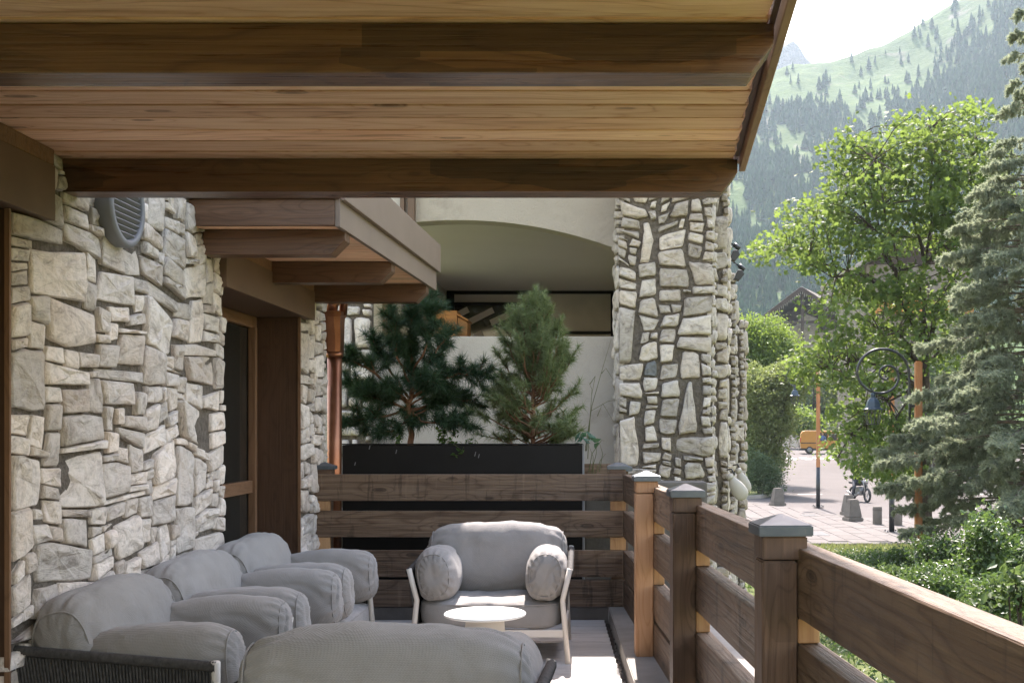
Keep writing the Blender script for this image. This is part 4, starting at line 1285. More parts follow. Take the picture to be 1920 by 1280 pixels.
for i, (x, y) in enumerate(slabs):
    M = Matrix.Translation((x, y, gz(x, y) + .05 + r_.uniform(-.004, .004))) @ Matrix.Rotation(r_.uniform(-.006, .006), 4, 'X')
    if i < 290: obj('paving_slab', sl_me[i % 4], M_['paving'], pave, M)
    else:
        me = sl_me[0].copy(); me.transform(M); rest.from_mesh(me); bpy.data.meshes.remove(me)
tag(obj('far_slabs', bm_mesh('far_slabs', rest), M_['paving'], pave), kind='stuff')
# drain grate and manhole lids set in the pavement
for (px, py, w, l) in ((1517, 969, .5, .35), (1530, 1004, .6, .6)):
    p = at(px, py, 3.2 * F / (py - PY))
    box('drain_cover', p.x - w / 2, p.x + w / 2, p.y - l, p.y + l, -1.735, -1.728, M_['dark_iron'], pave)
# kerb of the planted island on the left of the road
pk = [at(1395, 945, 0), None]
P = [Vector((x, y, gz(x, y) + .07)) for x, y in ((3.0, 50.4), (6.2, 50.6), (7.4, 51.4), (8.3, 53.2), (8.9, 57), (9.6, 64), (11.5, 76))]
kb = thing('road_kerb', P[1], 'low stone kerb round the planted island under the roadside bush', 'kerb')
for a, b_ in zip(P, P[1:]): bar('kerb_stone', a, b_, .22, .16, M_['concrete'], kb, .012)
v = [(1.0, 50.5)] + [(p.x - .1, p.y + .1) for p in P] + [(5, 90), (1, 90)]
isl = obj('island_soil', pd_mesh('island_soil', [(a, b_, gz(a, b_) + .03) for a, b_ in v], [list(range(len(v)))]), M_['grass'])
tag(isl, kind='structure')

# ------------------------------------------------------------------ street furniture
M_['bollard'] = plain('weathered bollard concrete', (.11, .098, .086), (.16, .145, .128), 5, .9, .5, 50, .006, .2)
def bollard_cone(px, py, d, w, h, label):
    p = at(px, py, d); p.z = gz(p.x, p.y) + .06
    t = thing('bollard', p, label, 'bollard', 'concrete bollards along the pavement edge')
    def tap(n_, w0, w1, z0, z1):
        bm = bmesh.new(); g = box_bm(bm, -w0 / 2, w0 / 2, -w0 / 2, w0 / 2, z0, z1)
        for q in g:
            if q.co.z > (z0 + z1) / 2: q.co.x *= w1 / w0; q.co.y *= w1 / w0
        bmesh.ops.bevel(bm, geom=bm.edges[:], offset=.025, segments=2, affect='EDGES')
        obj(n_, bm_mesh(n_, bm), M_['bollard'], t, Matrix.Translation(p) @ Matrix.Rotation(.25, 4, 'Z'))
    tap('base', w, w * .97, 0, h * .17); tap('shaft', w * .86, w * .52, h * .171, h)
bollard_cone(1458, 949, 46.0, .56, .72, 'tapered concrete bollard at the left, near the roadside bush')
bollard_cone(1599, 979, 38.4, .56, .74, 'tapered concrete bollard in front of the motorcyclist')
bollard_cone(1591, 966, 41.0, .5, .74, 'dark tapered bollard half hidden behind the one by the motorcyclist')
def bollard_round(px, py, d, label):
    p = at(px, py, d); p.z = gz(p.x, p.y) + .06
    t = thing('bollard', p, label, 'bollard', 'concrete bollards along the pavement edge')
    lathe('drum', [(0, 0), (.15, 0), (.152, .02), (.152, .56), (.14, .585), (0, .585)], M_['bollard'], t, Matrix.Translation(p), 24)
    lathe('top_band', [(.153, .46), (.156, .465), (.156, .53), (.153, .535)], M_['dark_concrete'], t, Matrix.Translation(p), 24)
bollard_round(1645, 986, 37.0, 'round drum bollard standing clear on the paving between cone bollard and lamp pole')
bollard_round(1683, 988, 36.6, 'round drum bollard half hidden behind the spruce branch and lamp pole')

def street_lamp(px, d, label, zb=None):
    x = (px - PX) * d / F
    zb = gz(x, d) if zb is None else zb
    t = thing('street_lamp', (x, d, zb), label, 'street lamp', 'street lamps with orange poles and scrolled iron brackets')
    B = Vector((x, d, zb))
    M, L = frame_along(B + Vector((0, 0, 1.62)), B + Vector((0, 0, 5.55)), Vector((1, 0, 0)))
    bm = bmesh.new(); box_bm(bm, -L / 2, L / 2, -.072, .072, -.072, .072)
    bmesh.ops.bevel(bm, geom=bm.edges[:], offset=.025, segments=2, affect='EDGES')
    obj('pole', bm_mesh('pole', bm, False), M_['lamp_wood'], t, M)
    tube('pole_base', [B, B + Vector((0, 0, 1.66))], .083, M_['dark_iron'], t, 16)
    box('foot_plate', x - .2, x + .2, d - .2, d + .2, zb + .05, zb + .075, M_['dark_iron'], t)
    for sx in (-1, 1):
        for sy in (-1, 1): tube('bolt', [B + Vector((sx * .16, sy * .16, .07)), B + Vector((sx * .16, sy * .16, .12))], .02, M_['dark_iron'], t, 8)
    P = [B + Vector((-.18, 0, 3.95)), B + Vector((-.18, 0, 4.6)), B + Vector((-.19, 0, 5.15))]
    c = B + Vector((-.745, 0, 5.30))
    th = np.linspace(0, 660, 70)
    kr = [(0, .55), (90, .50), (180, .535), (270, .40), (360, .25), (450, .19), (540, .15), (630, .09), (660, .06)]
    cz = [(0, 0), (200, 0), (330, -.02), (400, -.04), (660, -.03)]
    cxo = [(0, 0), (200, 0), (330, .06), (400, .08), (660, .09)]
    for a in th:
        r = np.interp(a, [k[0] for k in kr], [k[1] for k in kr])
        P.append(c + Vector((np.interp(a, [k[0] for k in cxo], [k[1] for k in cxo]) + r * math.cos(R(a)), 0, np.interp(a, [k[0] for k in cz], [k[1] for k in cz]) + r * math.sin(R(a)))))
    tube('scroll_bracket', P, [.029] * 25 + [.029 - .011 * i / (len(P) - 26) for i in range(len(P) - 25)], M_['dark_iron'], t, 10)
    for z in (4.62, 4.25): bar('bracket_tie', B + Vector((-.19, 0, z)), B + Vector((-.06, 0, z)), .03, .05, M_['dark_iron'], t, .004)
    l = B + Vector((-.945, 0, 0))
    lan = obj('lantern_hood', bpy.data.meshes.new('lantern_hood'), None, t, Matrix.Translation(l))
    bm = bmesh.new(); rg = []
    for r, z in ((.03, 4.90), (.055, 4.86), (.05, 4.80), (.10, 4.76), (.135, 4.70), (.165, 4.58), (.23, 4.555), (.23, 4.54)):
        rg.append([bm.verts.new((r * math.cos(2 * math.pi * (k + .5) / 6), r * math.sin(2 * math.pi * (k + .5) / 6), z)) for k in range(6)])
    for a, b_ in zip(rg, rg[1:]):
        for k in range(6): bm.faces.new((a[k], b_[k], b_[(k + 1) % 6], a[(k + 1) % 6]))
    bm.faces.new(rg[0]); bm.faces.new(rg[-1][::-1])
    bmesh.ops.recalc_face_normals(bm, faces=bm.faces[:])
    bm.to_mesh(lan.data); bm.free(); lan.data.materials.append(M_['blue_iron'])
    tube('hanger', [l + Vector((0, 0, 5.0)), l + Vector((0, 0, 4.89))], .014, M_['dark_iron'], t, 8)
    bm = bmesh.new()
    for k in range(6):
        a = 2 * math.pi * (k + .5) / 6
        tube_bm(bm, [(.185 * math.cos(a), .185 * math.sin(a), 4.54), (.125 * math.cos(a), .125 * math.sin(a), 4.24)], .011, 5)
        a2 = a + math.pi / 3
        tube_bm(bm, [(.125 * math.cos(a), .125 * math.sin(a), 4.24), (.125 * math.cos(a2), .125 * math.sin(a2), 4.24)], .010, 5)
    obj('lantern_cage', bm_mesh('lantern_cage', bm), M_['dark_iron'], lan, Matrix.Translation(l))
    return t
street_lamp(1722, 23.3, 'nearest street lamp, its whole scrolled bracket and blue lantern showing in front of the maple', -2.74)
street_lamp(1534, 45.4, 'furthest street lamp, orange pole standing clear at the paving edge left of the maple')
street_lamp(1672, 34.2, 'street lamp mostly hidden in the maple leaves between the other two poles')
SG = thing('sign_post', (19.6, 115, gz(0, 115)), 'thin pale sign post beside the far bend of the road', 'sign post')
tube('post', [(19.6, 115, gz(0, 115)), (19.6, 115, gz(0, 115) + 2.4)], .09, M_['lamp_cream'], SG, 8)
box('sign_plate', 19.25, 19.95, 114.86, 114.9, gz(0, 115) + 2.0, gz(0, 115) + 2.5, M_['lamp_cream'], SG)
LW = thing('low_wall', (19, 118, gz(0, 118)), 'low stone retaining wall along the far bend of the road', 'wall')
P = [Vector((x, y, gz(0, y) + .55)) for x, y in ((17.6, 126), (18.6, 121), (20.2, 117.5), (22.5, 116), (27, 115.5))]
for a, b_ in zip(P, P[1:]): bar('wall_section', a, b_, .5, 1.2, M_['stone'], LW, .05)

# ------------------------------------------------------------------ yellow van with its driver
vx, vy = (1546 - PX) * 100 / F, 100.0
vz = gz(vx, vy) + .01
VB = Vector((vx, vy, vz))
VR = Matrix.Translation(VB) @ Matrix.Rotation(R(-8), 4, 'Z')
M_['van_yellow'] = plain('ochre yellow van paint', (.36, .165, .025), (.40, .19, .03), 3, .35, .02, 20, .001, .5)
M_['tyre'] = plain('black rubber', (.02, .02, .02), (.035, .035, .035), 8, .8, .2)
M_['red_lens'] = plain('red tail lamp lens', (.45, .03, .02), (.5, .04, .03), 8, .25, 0)
van = thing('parked_van', VB, 'small ochre yellow van with its driver at the side window, on the far road', 'van')
prof = [(-2.1, .48), (-2.16, .95), (-2.1, 1.75), (-1.98, 1.98), (-1.7, 2.06), (1.0, 2.04), (1.45, 1.42), (2.1, 1.18), (2.2, .8), (2.16, .42)]
prism('body', prof, 1.7, M_['van_yellow'], van, VR @ Matrix.Translation((0, -.85, 0)), .05)
box_l = lambda n_, x0, x1, y0, y1, z0, z1, m, b=.01: prism(n_, [(x0, z0), (x1, z0), (x1, z1), (x0, z1)], y1 - y0, m, van, VR @ Matrix.Translation((0, y0, 0)), b)
box_l('side_window', -.72, .22, -.868, -.853, 1.18, 1.86, M_['dark_glass'], 0)
box_l('front_window', .32, 1.02, -.868, -.853, 1.18, 1.82, M_['dark_glass'], 0)
box_l('trim_strip', -2.12, -.78, -.875, -.852, .92, .99, M_['tyre'], 0)
box_l('bumper', -2.24, 2.24, -.8, .8, .30, .47, M_['tyre'])
box_l('tail_lamp', -2.185, -2.10, -.84, -.66, 1.0, 1.42, M_['red_lens'], 0)
box_l('door_seam', -.77, -.745, -.862, -.852, .6, 1.9, M_['tyre'], 0)
for x in (-1.35, 1.4):
    for s in (-1, 1):
        w_ = lathe('wheel', [(0, -.1), (.26, -.1), (.33, -.08), (.35, 0), (.33, .08), (.26, .1), (0, .1)], M_['tyre'], van, VR @ Matrix.Translation((x, s * .76, .35)) @ Matrix.Rotation(R(90), 4, 'X'), 20)
        lathe('rim', [(0, -.115), (.17, -.115), (.2, -.1), (.2, .1), (.17, .115), (0, .115)], M_['vent'], w_, wm(w_), 16)

M_['skin'] = plain('skin', (.42, .25, .17), (.46, .28, .20), 5, .6, 0)
M_['hair'] = plain('light brown hair', (.16, .09, .045), (.26, .16, .08), 30, .8, .4, 60, .01)
M_['blue_cloth'] = plain('blue shirt cloth', (.06, .10, .20), (.08, .13, .25), 8, .9, .2, 80)
M_['dark_cloth'] = plain('dark riding clothes', (.028, .030, .036), (.05, .052, .06), 6, .85, .3, 60)
M_['grey_metal'] = plain('grey engine metal', (.25, .25, .26), (.35, .35, .36), 8, .4, .1, 60, .003, .5, .7)
def body(name, joints, bones, mat, parent, M, root=0):
    me = bpy.data.meshes.new(name)
    me.from_pydata([j[0] for j in joints], bones, [])
    o = obj(name, me, mat, parent, M)
    sk = o.modifiers.new('skin', 'SKIN')
    for i, j in enumerate(joints):
        me.skin_vertices[0].data[i].radius = (j[1], j[1])
        me.skin_vertices[0].data[i].use_root = (i == root)
    o.modifiers.new('sub', 'SUBSURF').levels = 1
    o.modifiers['sub'].render_levels = 2
    return o
def head(parent, M, hair, helmet=None):
    v, f = [], []
    n, m = 16, 12
    for j in range(m + 1):
        ph = math.pi * j / m
        for i in range(n):
            a = 2 * math.pi * i / n
            x, y, z = math.sin(ph) * math.cos(a), math.sin(ph) * math.sin(a), math.cos(ph)
            r = 1.0
            jaw = max(0, -z)
            x2, y2 = x * .078 * (1 - .28 * jaw), y * .098 * (1 - .15 * jaw)
            if y < -.55 and abs(x) < .32 and -.35 < z < .1: y2 -= .018        # nose
            if y < -.6 and .1 < abs(x) < .5 and .02 < z < .25: y2 += .010       # eye hollows
            v.append((x2, y2, z * .12))
    for j in range(m):
        for i in range(n): f.append((j * n + i, (j + 1) * n + i, (j + 1) * n + (i + 1) % n, j * n + (i + 1) % n))
    h = obj('head', pd_mesh('head', v, f, True), M_['skin'], parent, M)
    v2 = []
    for (x, y, z) in v:
        k = 1.22 + .10 * noise.noise((x * 40, y * 40, z * 40))
        keep = z > .03 or y > .01
        v2.append((x * k, y * k + .008, z * k) if keep else (x * .7, y * .7, z * .7))
    obj('hair' if helmet is None else 'helmet', pd_mesh('hair', v2, f, True), hair, h, M)
    for s in (-1, 1):
        lathe('ear', [(0, -.006), (.018, -.006), (.022, 0), (.018, .006), (0, .006)], M_['skin'], h, M @ Matrix.Translation((s * .08, .01, 0)) @ Matrix.Rotation(R(90), 4, 'Y'), 10)
        lathe('eye', [(0, -.004), (.009, -.004), (.011, 0), (0, .004)], M_['tyre'], h, M @ Matrix.Translation((s * .03, -.088, .018)) @ Matrix.Rotation(R(90), 4, 'X'), 10)
    obj('mouth', pd_mesh('mouth', [(-.022, -.090, -.052), (.022, -.090, -.052), (.016, -.092, -.060), (-.016, -.092, -.060)], [(0, 1, 2, 3)]), M_['red_lens'], h, M)
    return h
DR = thing('person', VR @ Vector((-.2, -.80, .55)), 'driver with curly light brown hair and blue shirt in the yellow van', 'person')
Md = VR @ Matrix.Translation((-.22, -.93, .62))
body('body', [((0, 0, .5), .14), ((0, 0, .72), .17), ((0, 0, .9), .12), ((0, 0, 1.0), .05), ((-.2, 0, .86), .07), ((-.24, -.05, .62), .05), ((-.1, -.14, .56), .04), ((.2, 0, .86), .07), ((.25, -.05, .62), .05), ((.12, -.14, .56), .04)],
     [(0, 1), (1, 2), (2, 3), (2, 4), (4, 5), (5, 6), (2, 7), (7, 8), (8, 9)], M_['blue_cloth'], DR, Md, 0)
head(DR, Md @ Matrix.Translation((0, 0, 1.1)), M_['hair'])

# motorcyclist waiting on the road
bp = at(1612, 940, 49.4); bp.z = gz(bp.x, bp.y) + .01
MR = Matrix.Translation(bp) @ Matrix.Rotation(R(-76), 4, 'Z')
bike = thing('motorcycle', bp, 'dark motorcycle standing on the road under the low maple branches', 'motorcycle')
for x in (-.68, .70):
    w_ = obj('wheel', bpy.data.meshes.new('wheel'), None, bike, MR @ Matrix.Translation((x, 0, .31)))
    bm = bmesh.new(); P = [Vector((.27 * math.cos(2 * math.pi * i / 28), 0, .27 * math.sin(2 * math.pi * i / 28))) for i in range(29)]
    tube_bm(bm, P, .05, 8, False); bm.to_mesh(w_.data); bm.free(); w_.data.materials.append(M_['tyre'])
    bm = bmesh.new()
    for i in range(7): tube_bm(bm, [(0, 0, 0), (.24 * math.cos(i * .9), 0, .24 * math.sin(i * .9))], .012, 5)
    obj('rim', bm_mesh('rim', bm), M_['grey_metal'], w_, wm(w_))
lt = lambda n_, pts, r, m: tube(n_, [MR @ Vector(p) for p in pts], r, M_[m], bike, 8)
for s in (-.09, .09): lt('fork', [(.70, s, .31), (.50, s, .85), (.46, s, .98)], .024, 'grey_metal')
lt('handlebar', [(.30, -.38, 1.08), (.42, -.2, 1.05), (.46, 0, 1.0), (.42, .2, 1.05), (.30, .38, 1.08)], .014, 'dark_iron')
lt('frame', [(.44, 0, .85), (.1, 0, .72), (-.4, 0, .70), (-.68, 0, .31)], .03, 'dark_iron')
lt('frame', [(.44, 0, .80), (.25, 0, .34), (-.25, 0, .30), (-.4, 0, .68)], .026, 'dark_iron')
lt('exhaust', [(.2, -.13, .4), (0, -.15, .26), (-.4, -.17, .30), (-.85, -.18, .42)], .04, 'grey_metal')
prism('engine', [(-.22, .28), (.24, .28), (.28, .5), (.1, .66), (-.2, .62)], .24, M_['grey_metal'], bike, MR @ Matrix.Translation((0, -.12, 0)), .03)
prism('fuel_tank', [(-.12, .72), (.40, .76), (.42, .88), (.25, .97), (-.05, .92)], .28, M_['dark_iron'], bike, MR @ Matrix.Translation((0, -.14, 0)), .05)
prism('seat', [(-.82, .76), (-.12, .74), (-.1, .82), (-.5, .84), (-.86, .86)], .26, M_['tyre'], bike, MR @ Matrix.Translation((0, -.13, 0)), .03)
lathe('headlight', [(0, -.05), (.08, -.05), (.095, .02), (.085, .06), (0, .07)], M_['grey_metal'], bike, MR @ Matrix.Translation((.60, 0, .88)) @ Matrix.Rotation(R(90), 4, 'Y'), 16)
RD = thing('person', MR @ Vector((-.3, 0, 0)), 'rider in dark clothes sitting astride the motorcycle with one foot on the road', 'person')
J = [((-.32, 0, .92), .16), ((-.26, 0, 1.15), .16), ((-.16, 0, 1.38), .15), ((-.10, 0, 1.50), .06),
     ((-.13, -.2, 1.38), .075), ((.05, -.30, 1.18), .055), ((.30, -.36, 1.11), .04), ((-.13, .2, 1.38), .075), ((.05, .30, 1.18), .055), ((.30, .36, 1.11), .04),
     ((-.26, -.13, .88), .11), ((.06, -.30, .62), .08), ((-.02, -.36, .14), .05), ((.12, -.38, .05), .045),
     ((-.26, .13, .88), .11), ((.10, .24, .70), .08), ((-.10, .22, .34), .055), ((.06, .22, .28), .045)]
body('body', J, [(0, 1), (1, 2), (2, 3), (2, 4), (4, 5), (5, 6), (2, 7), (7, 8), (8, 9), (0, 10), (10, 11), (11, 12), (12, 13), (0, 14), (14, 15), (15, 16), (16, 17)], M_['dark_cloth'], RD, MR, 0)
head(RD, MR @ Matrix.Translation((-.06, 0, 1.62)) @ Matrix.Rotation(R(90), 4, 'Z'), M_['dark_iron'], True)

# ------------------------------------------------------------------ chalet and other far buildings
M_['chalet_wood'] = plain('old dark chalet timber', (.032, .021, .016), (.055, .037, .028), 4, .8, .4, 30, .02)
M_['chalet_stone'] = stone_mat('chalet rubble stone', (.20, .18, .155), (.18, .15, .12), (.06, .05, .04), sc=.25)
M_['roof_stone'] = plain('pale stone roof slates', (.25, .225, .20), (.36, .33, .30), 2.5, .9, .4, 20, .03)
def chalet():
    d = 150.0; K = d / 90
    c = at(1503, 700, d); c.z = -1.5
    t = thing('chalet', c, 'old stone and timber chalet with a slated gable roof behind the bush and maple', 'chalet')
    Mc = Matrix.Translation((c.x, d, CAMZ)) @ Matrix.Rotation(R(-24), 4, 'Z') @ Matrix.Scale(K, 4) @ Matrix.Translation((0, 0, -CAMZ))
    zt, ze = 12.75, 10.25                # ridge and eave heights
    hw, dep = 3.5, 9.0
    wl = lambda n_, pts, y0, th, m: prism(n_, pts, th, M_[m], t, Mc @ Matrix.Translation((0, y0, 0)), .03)
    wl('stone_front', [(-2.9, -.6), (2.9, -.6), (2.9, 9.6), (1.1, 9.2), (.9, 9.2), (.9, 10.4), (-.4, 10.9), (-.8, 9.9), (-2.9, 9.4)], 1.5, .4, 'chalet_stone')
    wl('timber_gable', [(-3.1, 9.0), (3.1, 9.0), (3.1, 10.2), (0, 12.4), (-3.1, 10.2)], 2.4, .2, 'chalet_wood')
    wl('stone_side', [(-3.0, -.6), (3.0, -.6), (3.0, 9.9), (-3.0, 9.9)], 2.7, 6.0, 'chalet_stone')
    for s in (-1, 1):
        a, b_ = Mc @ Vector((0, dep / 2, zt)), Mc @ Vector((s * (hw + .6), dep / 2, ze - .35))
        dr = (b_ - a).normalized(); nrm = Vector((0, 0, 1)); ax = (Mc.to_3x3() @ Vector((0, 1, 0))).normalized()
        up = dr.cross(ax) if dr.cross(ax).z > 0 else ax.cross(dr)
        bar('roof_plane', a, b_, (dep + .2) * K, .16, M_['chalet_wood'], t, .01, up)
        # slates laid in rows, each row one joined strip of separate slates
        bm = bmesh.new(); L = (b_ - a).length; rq = random.Random(7 + s)
        Mi = wm(t).inverted()
        for k in range(14):
            y = -dep * K / 2 - .1
            while y < dep * K / 2:
                w = rq.uniform(.35, .7)
                q = [(k * L / 14, y), (k * L / 14 + L / 12, y), (k * L / 14 + L / 12, y + w - .03), (k * L / 14, y + w - .03)]
                th = rq.uniform(.03, .06)
                vs = [Mi @ (a + dr * u + ax * w_ + up * (.09 + h + (.05 if i in (1, 2) else .0))) for h in (0, th) for i, (u, w_) in enumerate(q)]
                vv = [bm.verts.new(p) for p in vs]
                for fc in ((4, 5, 6, 7), (0, 1, 5, 4), (1, 2, 6, 5), (2, 3, 7, 6), (3, 0, 4, 7)): bm.faces.new([vv[i] for i in fc])
                y += w
        bmesh.ops.recalc_face_normals(bm, faces=bm.faces[:])
        tag(obj('roof_slates', bm_mesh('roof_slates', bm), M_['roof_stone'], t, wm(t)), kind='stuff')
        fa, fb = Mc @ Vector((0, -.02, zt - .1)), Mc @ Vector((s * (hw + .6), -.02, ze - .45))
        bar('barge_board', fa, fb, .2, .55, M_['chalet_wood'], t, .01)
        bm = bmesh.new()
        for k in range(26):                       # carved pendants along the verge
            p = Mi @ fa.lerp(fb, (k + .5) / 26) + Vector((0, 0, -.27)); h = .35 + .2 * (k % 2)
            vs = [bm.verts.new(p + Vector(o_)) for o_ in ((-.05, 0, 0), (.05, 0, 0), (.02, 0, -h), (-.02, 0, -h), (-.05, .05, 0), (.05, .05, 0), (.02, .05, -h), (-.02, .05, -h))]
            for fc in ((0, 1, 2, 3), (7, 6, 5, 4), (0, 3, 7, 4), (1, 5, 6, 2), (3, 2, 6, 7)): bm.faces.new([vs[i] for i in fc])
        obj('verge_trim', bm_mesh('verge_trim', bm), M_['roof_stone'], t, wm(t))
        for x in (1.55, ): bar('brace', Mc @ Vector((s * x, .3, 9.8)), Mc @ Vector((s * (x + 1.1), 1.6, 10.6)), .24, .28, M_['chalet_wood'], t, .01)
    for x, z in ((-1.9, 11.0), (0, 12.3), (1.9, 11.0)):
        bar('gable_post', Mc @ Vector((x, .3, 6.6)), Mc @ Vector((x, .3, z)), .34, .34, M_['chalet_wood'], t, .01, Vector((1, 0, 0)))
    bar('tie_beam', Mc @ Vector((-3.3, .34, 10.0)), Mc @ Vector((3.3, .34, 10.0)), .28, .34, M_['chalet_wood'], t, .01)
    bar('balcony_rail', Mc @ Vector((-3.0, .2, 7.2)), Mc @ Vector((3.0, .2, 7.2)), .2, 1.5, M_['chalet_wood'], t, .01)
    bar('balcony_floor', Mc @ Vector((-3.0, .9, 6.6)), Mc @ Vector((3.0, .9, 6.6)), 2.3, .34, M_['chalet_wood'], t, .01)
    for x, z in ((-1.4, 7.9), (1.9, 8.0), (1.9, 4.8), (-1.2, 4.8)):
        f_ = prism('window', [(-.5, -.6), (.5, -.6), (.5, .6), (-.5, .6)], .1, M_['chalet_wood'], t, Mc @ Matrix.Translation((x, 1.42, z)), .01)
        prism('pane', [(-.4, -.5), (.4, -.5), (.4, .5), (-.4, .5)], .02, M_['dark_glass'], f_, Mc @ Matrix.Translation((x, 1.41, z)))
    box('chimney', c.x + 4, c.x + 5.5, d + 5.8, d + 7.3, 16.5, 21.0, M_['chalet_stone'], t, .03)
chalet()
def house(px, d, hw, zr, label, wallm):
    x = (px - PX) * d / F; z0 = gz(0, d)
    t = thing('house', (x, d, z0), label, 'house')
    box('wall', x - hw, x + hw, d, d + 9, z0, zr - 2.2, wallm, t, .02)
    prism('gable', [(-hw, zr - 2.2), (hw, zr - 2.2), (0, zr - .3)], .3, M_['chalet_wood'], t, Matrix.Translation((x, d + .02, 0)))
    for s in (-1, 1):
        a, b_ = Vector((x, d + 4.2, zr)), Vector((x + s * (hw + 1.2), d + 4.2, zr - 2.6))
        up = Vector((0, 1, 0)).cross(b_ - a); up = up if up.z > 0 else -up
        bar('roof', a, b_, 10.4, .22, M_['roof_stone'], t, .02, up.normalized())
    k = 0
    for wx in (-hw * .6, 0, hw * .6):
        for wz in (zr - 4.2, zr - 7.0):
            f_ = box('window', x + wx - .6, x + wx + .6, d - .06, d + .02, wz - .7, wz + .7, M_['chalet_wood'], t, .01)
            box('pane', x + wx - .48, x + wx + .48, d - .075, d - .062, wz - .58, wz + .58, M_['dark_glass'], f_)
            if wz > zr - 5: bar('balcony', (x + wx - 1.2, d - .7, wz - .9), (x + wx + 1.2, d - .7, wz - .9), .08, .9, M_['ochre'], t, .01)
house(1725, 75, 3.6, 14.6, 'stone walled chalet house with ochre balconies seen in bits through the maple crown', M_['chalet_stone'])

# ------------------------------------------------------------------ hillside, far ridge, forest
SKY = [(-400, 230), (700, 200), (1200, 165), (1385, 135), (1440, 128), (1500, 118), (1560, 112), (1600, 102), (1640, 90), (1700, 66), (1740, 48), (1810, -2), (1920, -90), (2100, -130), (2600, -150), (4200, -150)]
def ang_top(u):
    px = u * F + PX
    y = np.interp(px, [s[0] for s in SKY], [s[1] for s in SKY])
    return (PY - y) / F
H0, H1, A0 = 150.0, 850.0, -.0085
def hill_z(x, y):
    u = x / max(y, 1.0)
    t = (y - H0) / (H1 - H0)
    k = 1.0 if t <= 1 else max(.4, 1 - (t - 1) * .9)
    tt = min(t, 1)
    z = CAMZ + min(y, H1) * (A0 + (ang_top(u) - A0) * tt) * k
    w = min(1, max(0, t * 3))
    z += w * (7 * noise.noise((x * .012, y * .010, 3)) + 3.5 * noise.noise((x * .035, y * .03, 7)) + 1.4 * noise.noise((x * .1, y * .08, 9)))
    return z
def hill_mat():
    b = NB('alpine meadow and rock')
    v = b.coords((1, 1, 1), False)
    n1 = b.noise(v, .012, 6, .62, .5); n2 = b.noise(v, .11, 6, .7); n3 = b.noise(v, .03, 5, .6, 1.0)
    c = b.ramp(n2, [(.3, (.024, .055, .012)), (.55, (.05, .088, .018)), (.75, (.078, .105, .03))])
    c = b.mix(b.ramp(n1, [(.46, 0.0), (.60, .55)]), c, (.03, .055, .016))
    c = b.mix(b.ramp(n3, [(.60, 0.0), (.70, .8)]), c, (.13, .12, .10))
    b.color(c); b.rough(.95); b.b.inputs['Specular IOR Level'].default_value = .1
    b.bump(n2, 1.0, 2.0)
    return b.m
M_['hill'] = hill_mat()
xs = list(np.concatenate([np.linspace(-700, 0, 18)[:-1], np.linspace(0, 460, 93), np.linspace(470, 1300, 28)]))
ysg = list(np.concatenate([np.linspace(H0, 860, 112), np.linspace(880, 1300, 12)]))
v = [(x, y, hill_z(x, y)) for y in ysg for x in xs]
n = len(xs)
f = [(j * n + i, j * n + i + 1, (j + 1) * n + i + 1, (j + 1) * n + i) for j in range(len(ysg) - 1) for i in range(n - 1)]
tag(obj('hillside', raw_mesh('hillside', v, f, True), M_['hill']), kind='structure')
# far grey ridge
M_['rock'] = plain('grey alpine rock', (.11, .10, .095), (.19, .18, .17), .006, .95, 1.0, .02, 30, .1, rnd=False, dirt=((.13, .14, .09), .004, .55, .6))
RX = [(1100, 170), (1300, 90), (1400, 66), (1440, 60), (1470, 56), (1500, 74), (1530, 98), (1560, 122), (1620, 160), (1700, 240)]
v, f = [], []
nx, ny = 90, 24
for j in range(ny):
    y = 1000 + j * 26
    for i in range(nx):
        px = 1100 + 600 * i / (nx - 1); u = (px - PX) / F
        top = (PY - np.interp(px, [s[0] for s in RX], [s[1] for s in RX])) / F * 1250
        s = max(0, 1 - abs(y - 1250) / 300)
        x = u * 1250
        v.append((x, y, top * s + s * 22 * noise.fractal((x * .012, y * .012, 2), .8, 2.1, 5) * (1 if s < .95 else .4)))
for j in range(ny - 1):
    for i in range(nx - 1): f.append((j * nx + i, j * nx + i + 1, (j + 1) * nx + i + 1, (j + 1) * nx + i))
tag(obj('mountain', raw_mesh('mountain', v, f, False), M_['rock']), kind='structure')

M_['far_conifer'] = leaf_mat('far conifer green', (.012, .036, .016), (.032, .072, .028), (.05, .09, .02), .12, .8, .1)
gf = np.random.default_rng(77)
def conifer_template(g, tiers=5, sides=7):
    V, Fc = [], []
    for k in range(tiers):
        z0 = .10 + .80 * k / tiers; z1 = min(1.0, z0 + .36); r = .17 * (1 - k / tiers) ** .85 + .02
        b0 = len(V)
        for i in range(sides):
            a = 2 * math.pi * (i + g.uniform(-.3, .3)) / sides + k
            rr_ = r * g.uniform(.6, 1.25)
            V.append((rr_ * math.cos(a), rr_ * math.sin(a), z0 + g.uniform(-.04, .04)))
        V.append((g.uniform(-.01, .01), g.uniform(-.01, .01), z1))
        for i in range(sides): Fc.append((b0 + i, b0 + (i + 1) % sides, b0 + sides))
    b0 = len(V)
    V += [(-.012, 0, -.03), (.012, 0, -.03), (0, 0, .3)]; Fc.append((b0, b0 + 1, b0 + 2))
    return np.array(V), np.array(Fc)
temps = [conifer_template(gf) for _ in range(8)]
def sky_y(px): return np.interp(px, [s[0] for s in SKY], [s[1] for s in SKY])
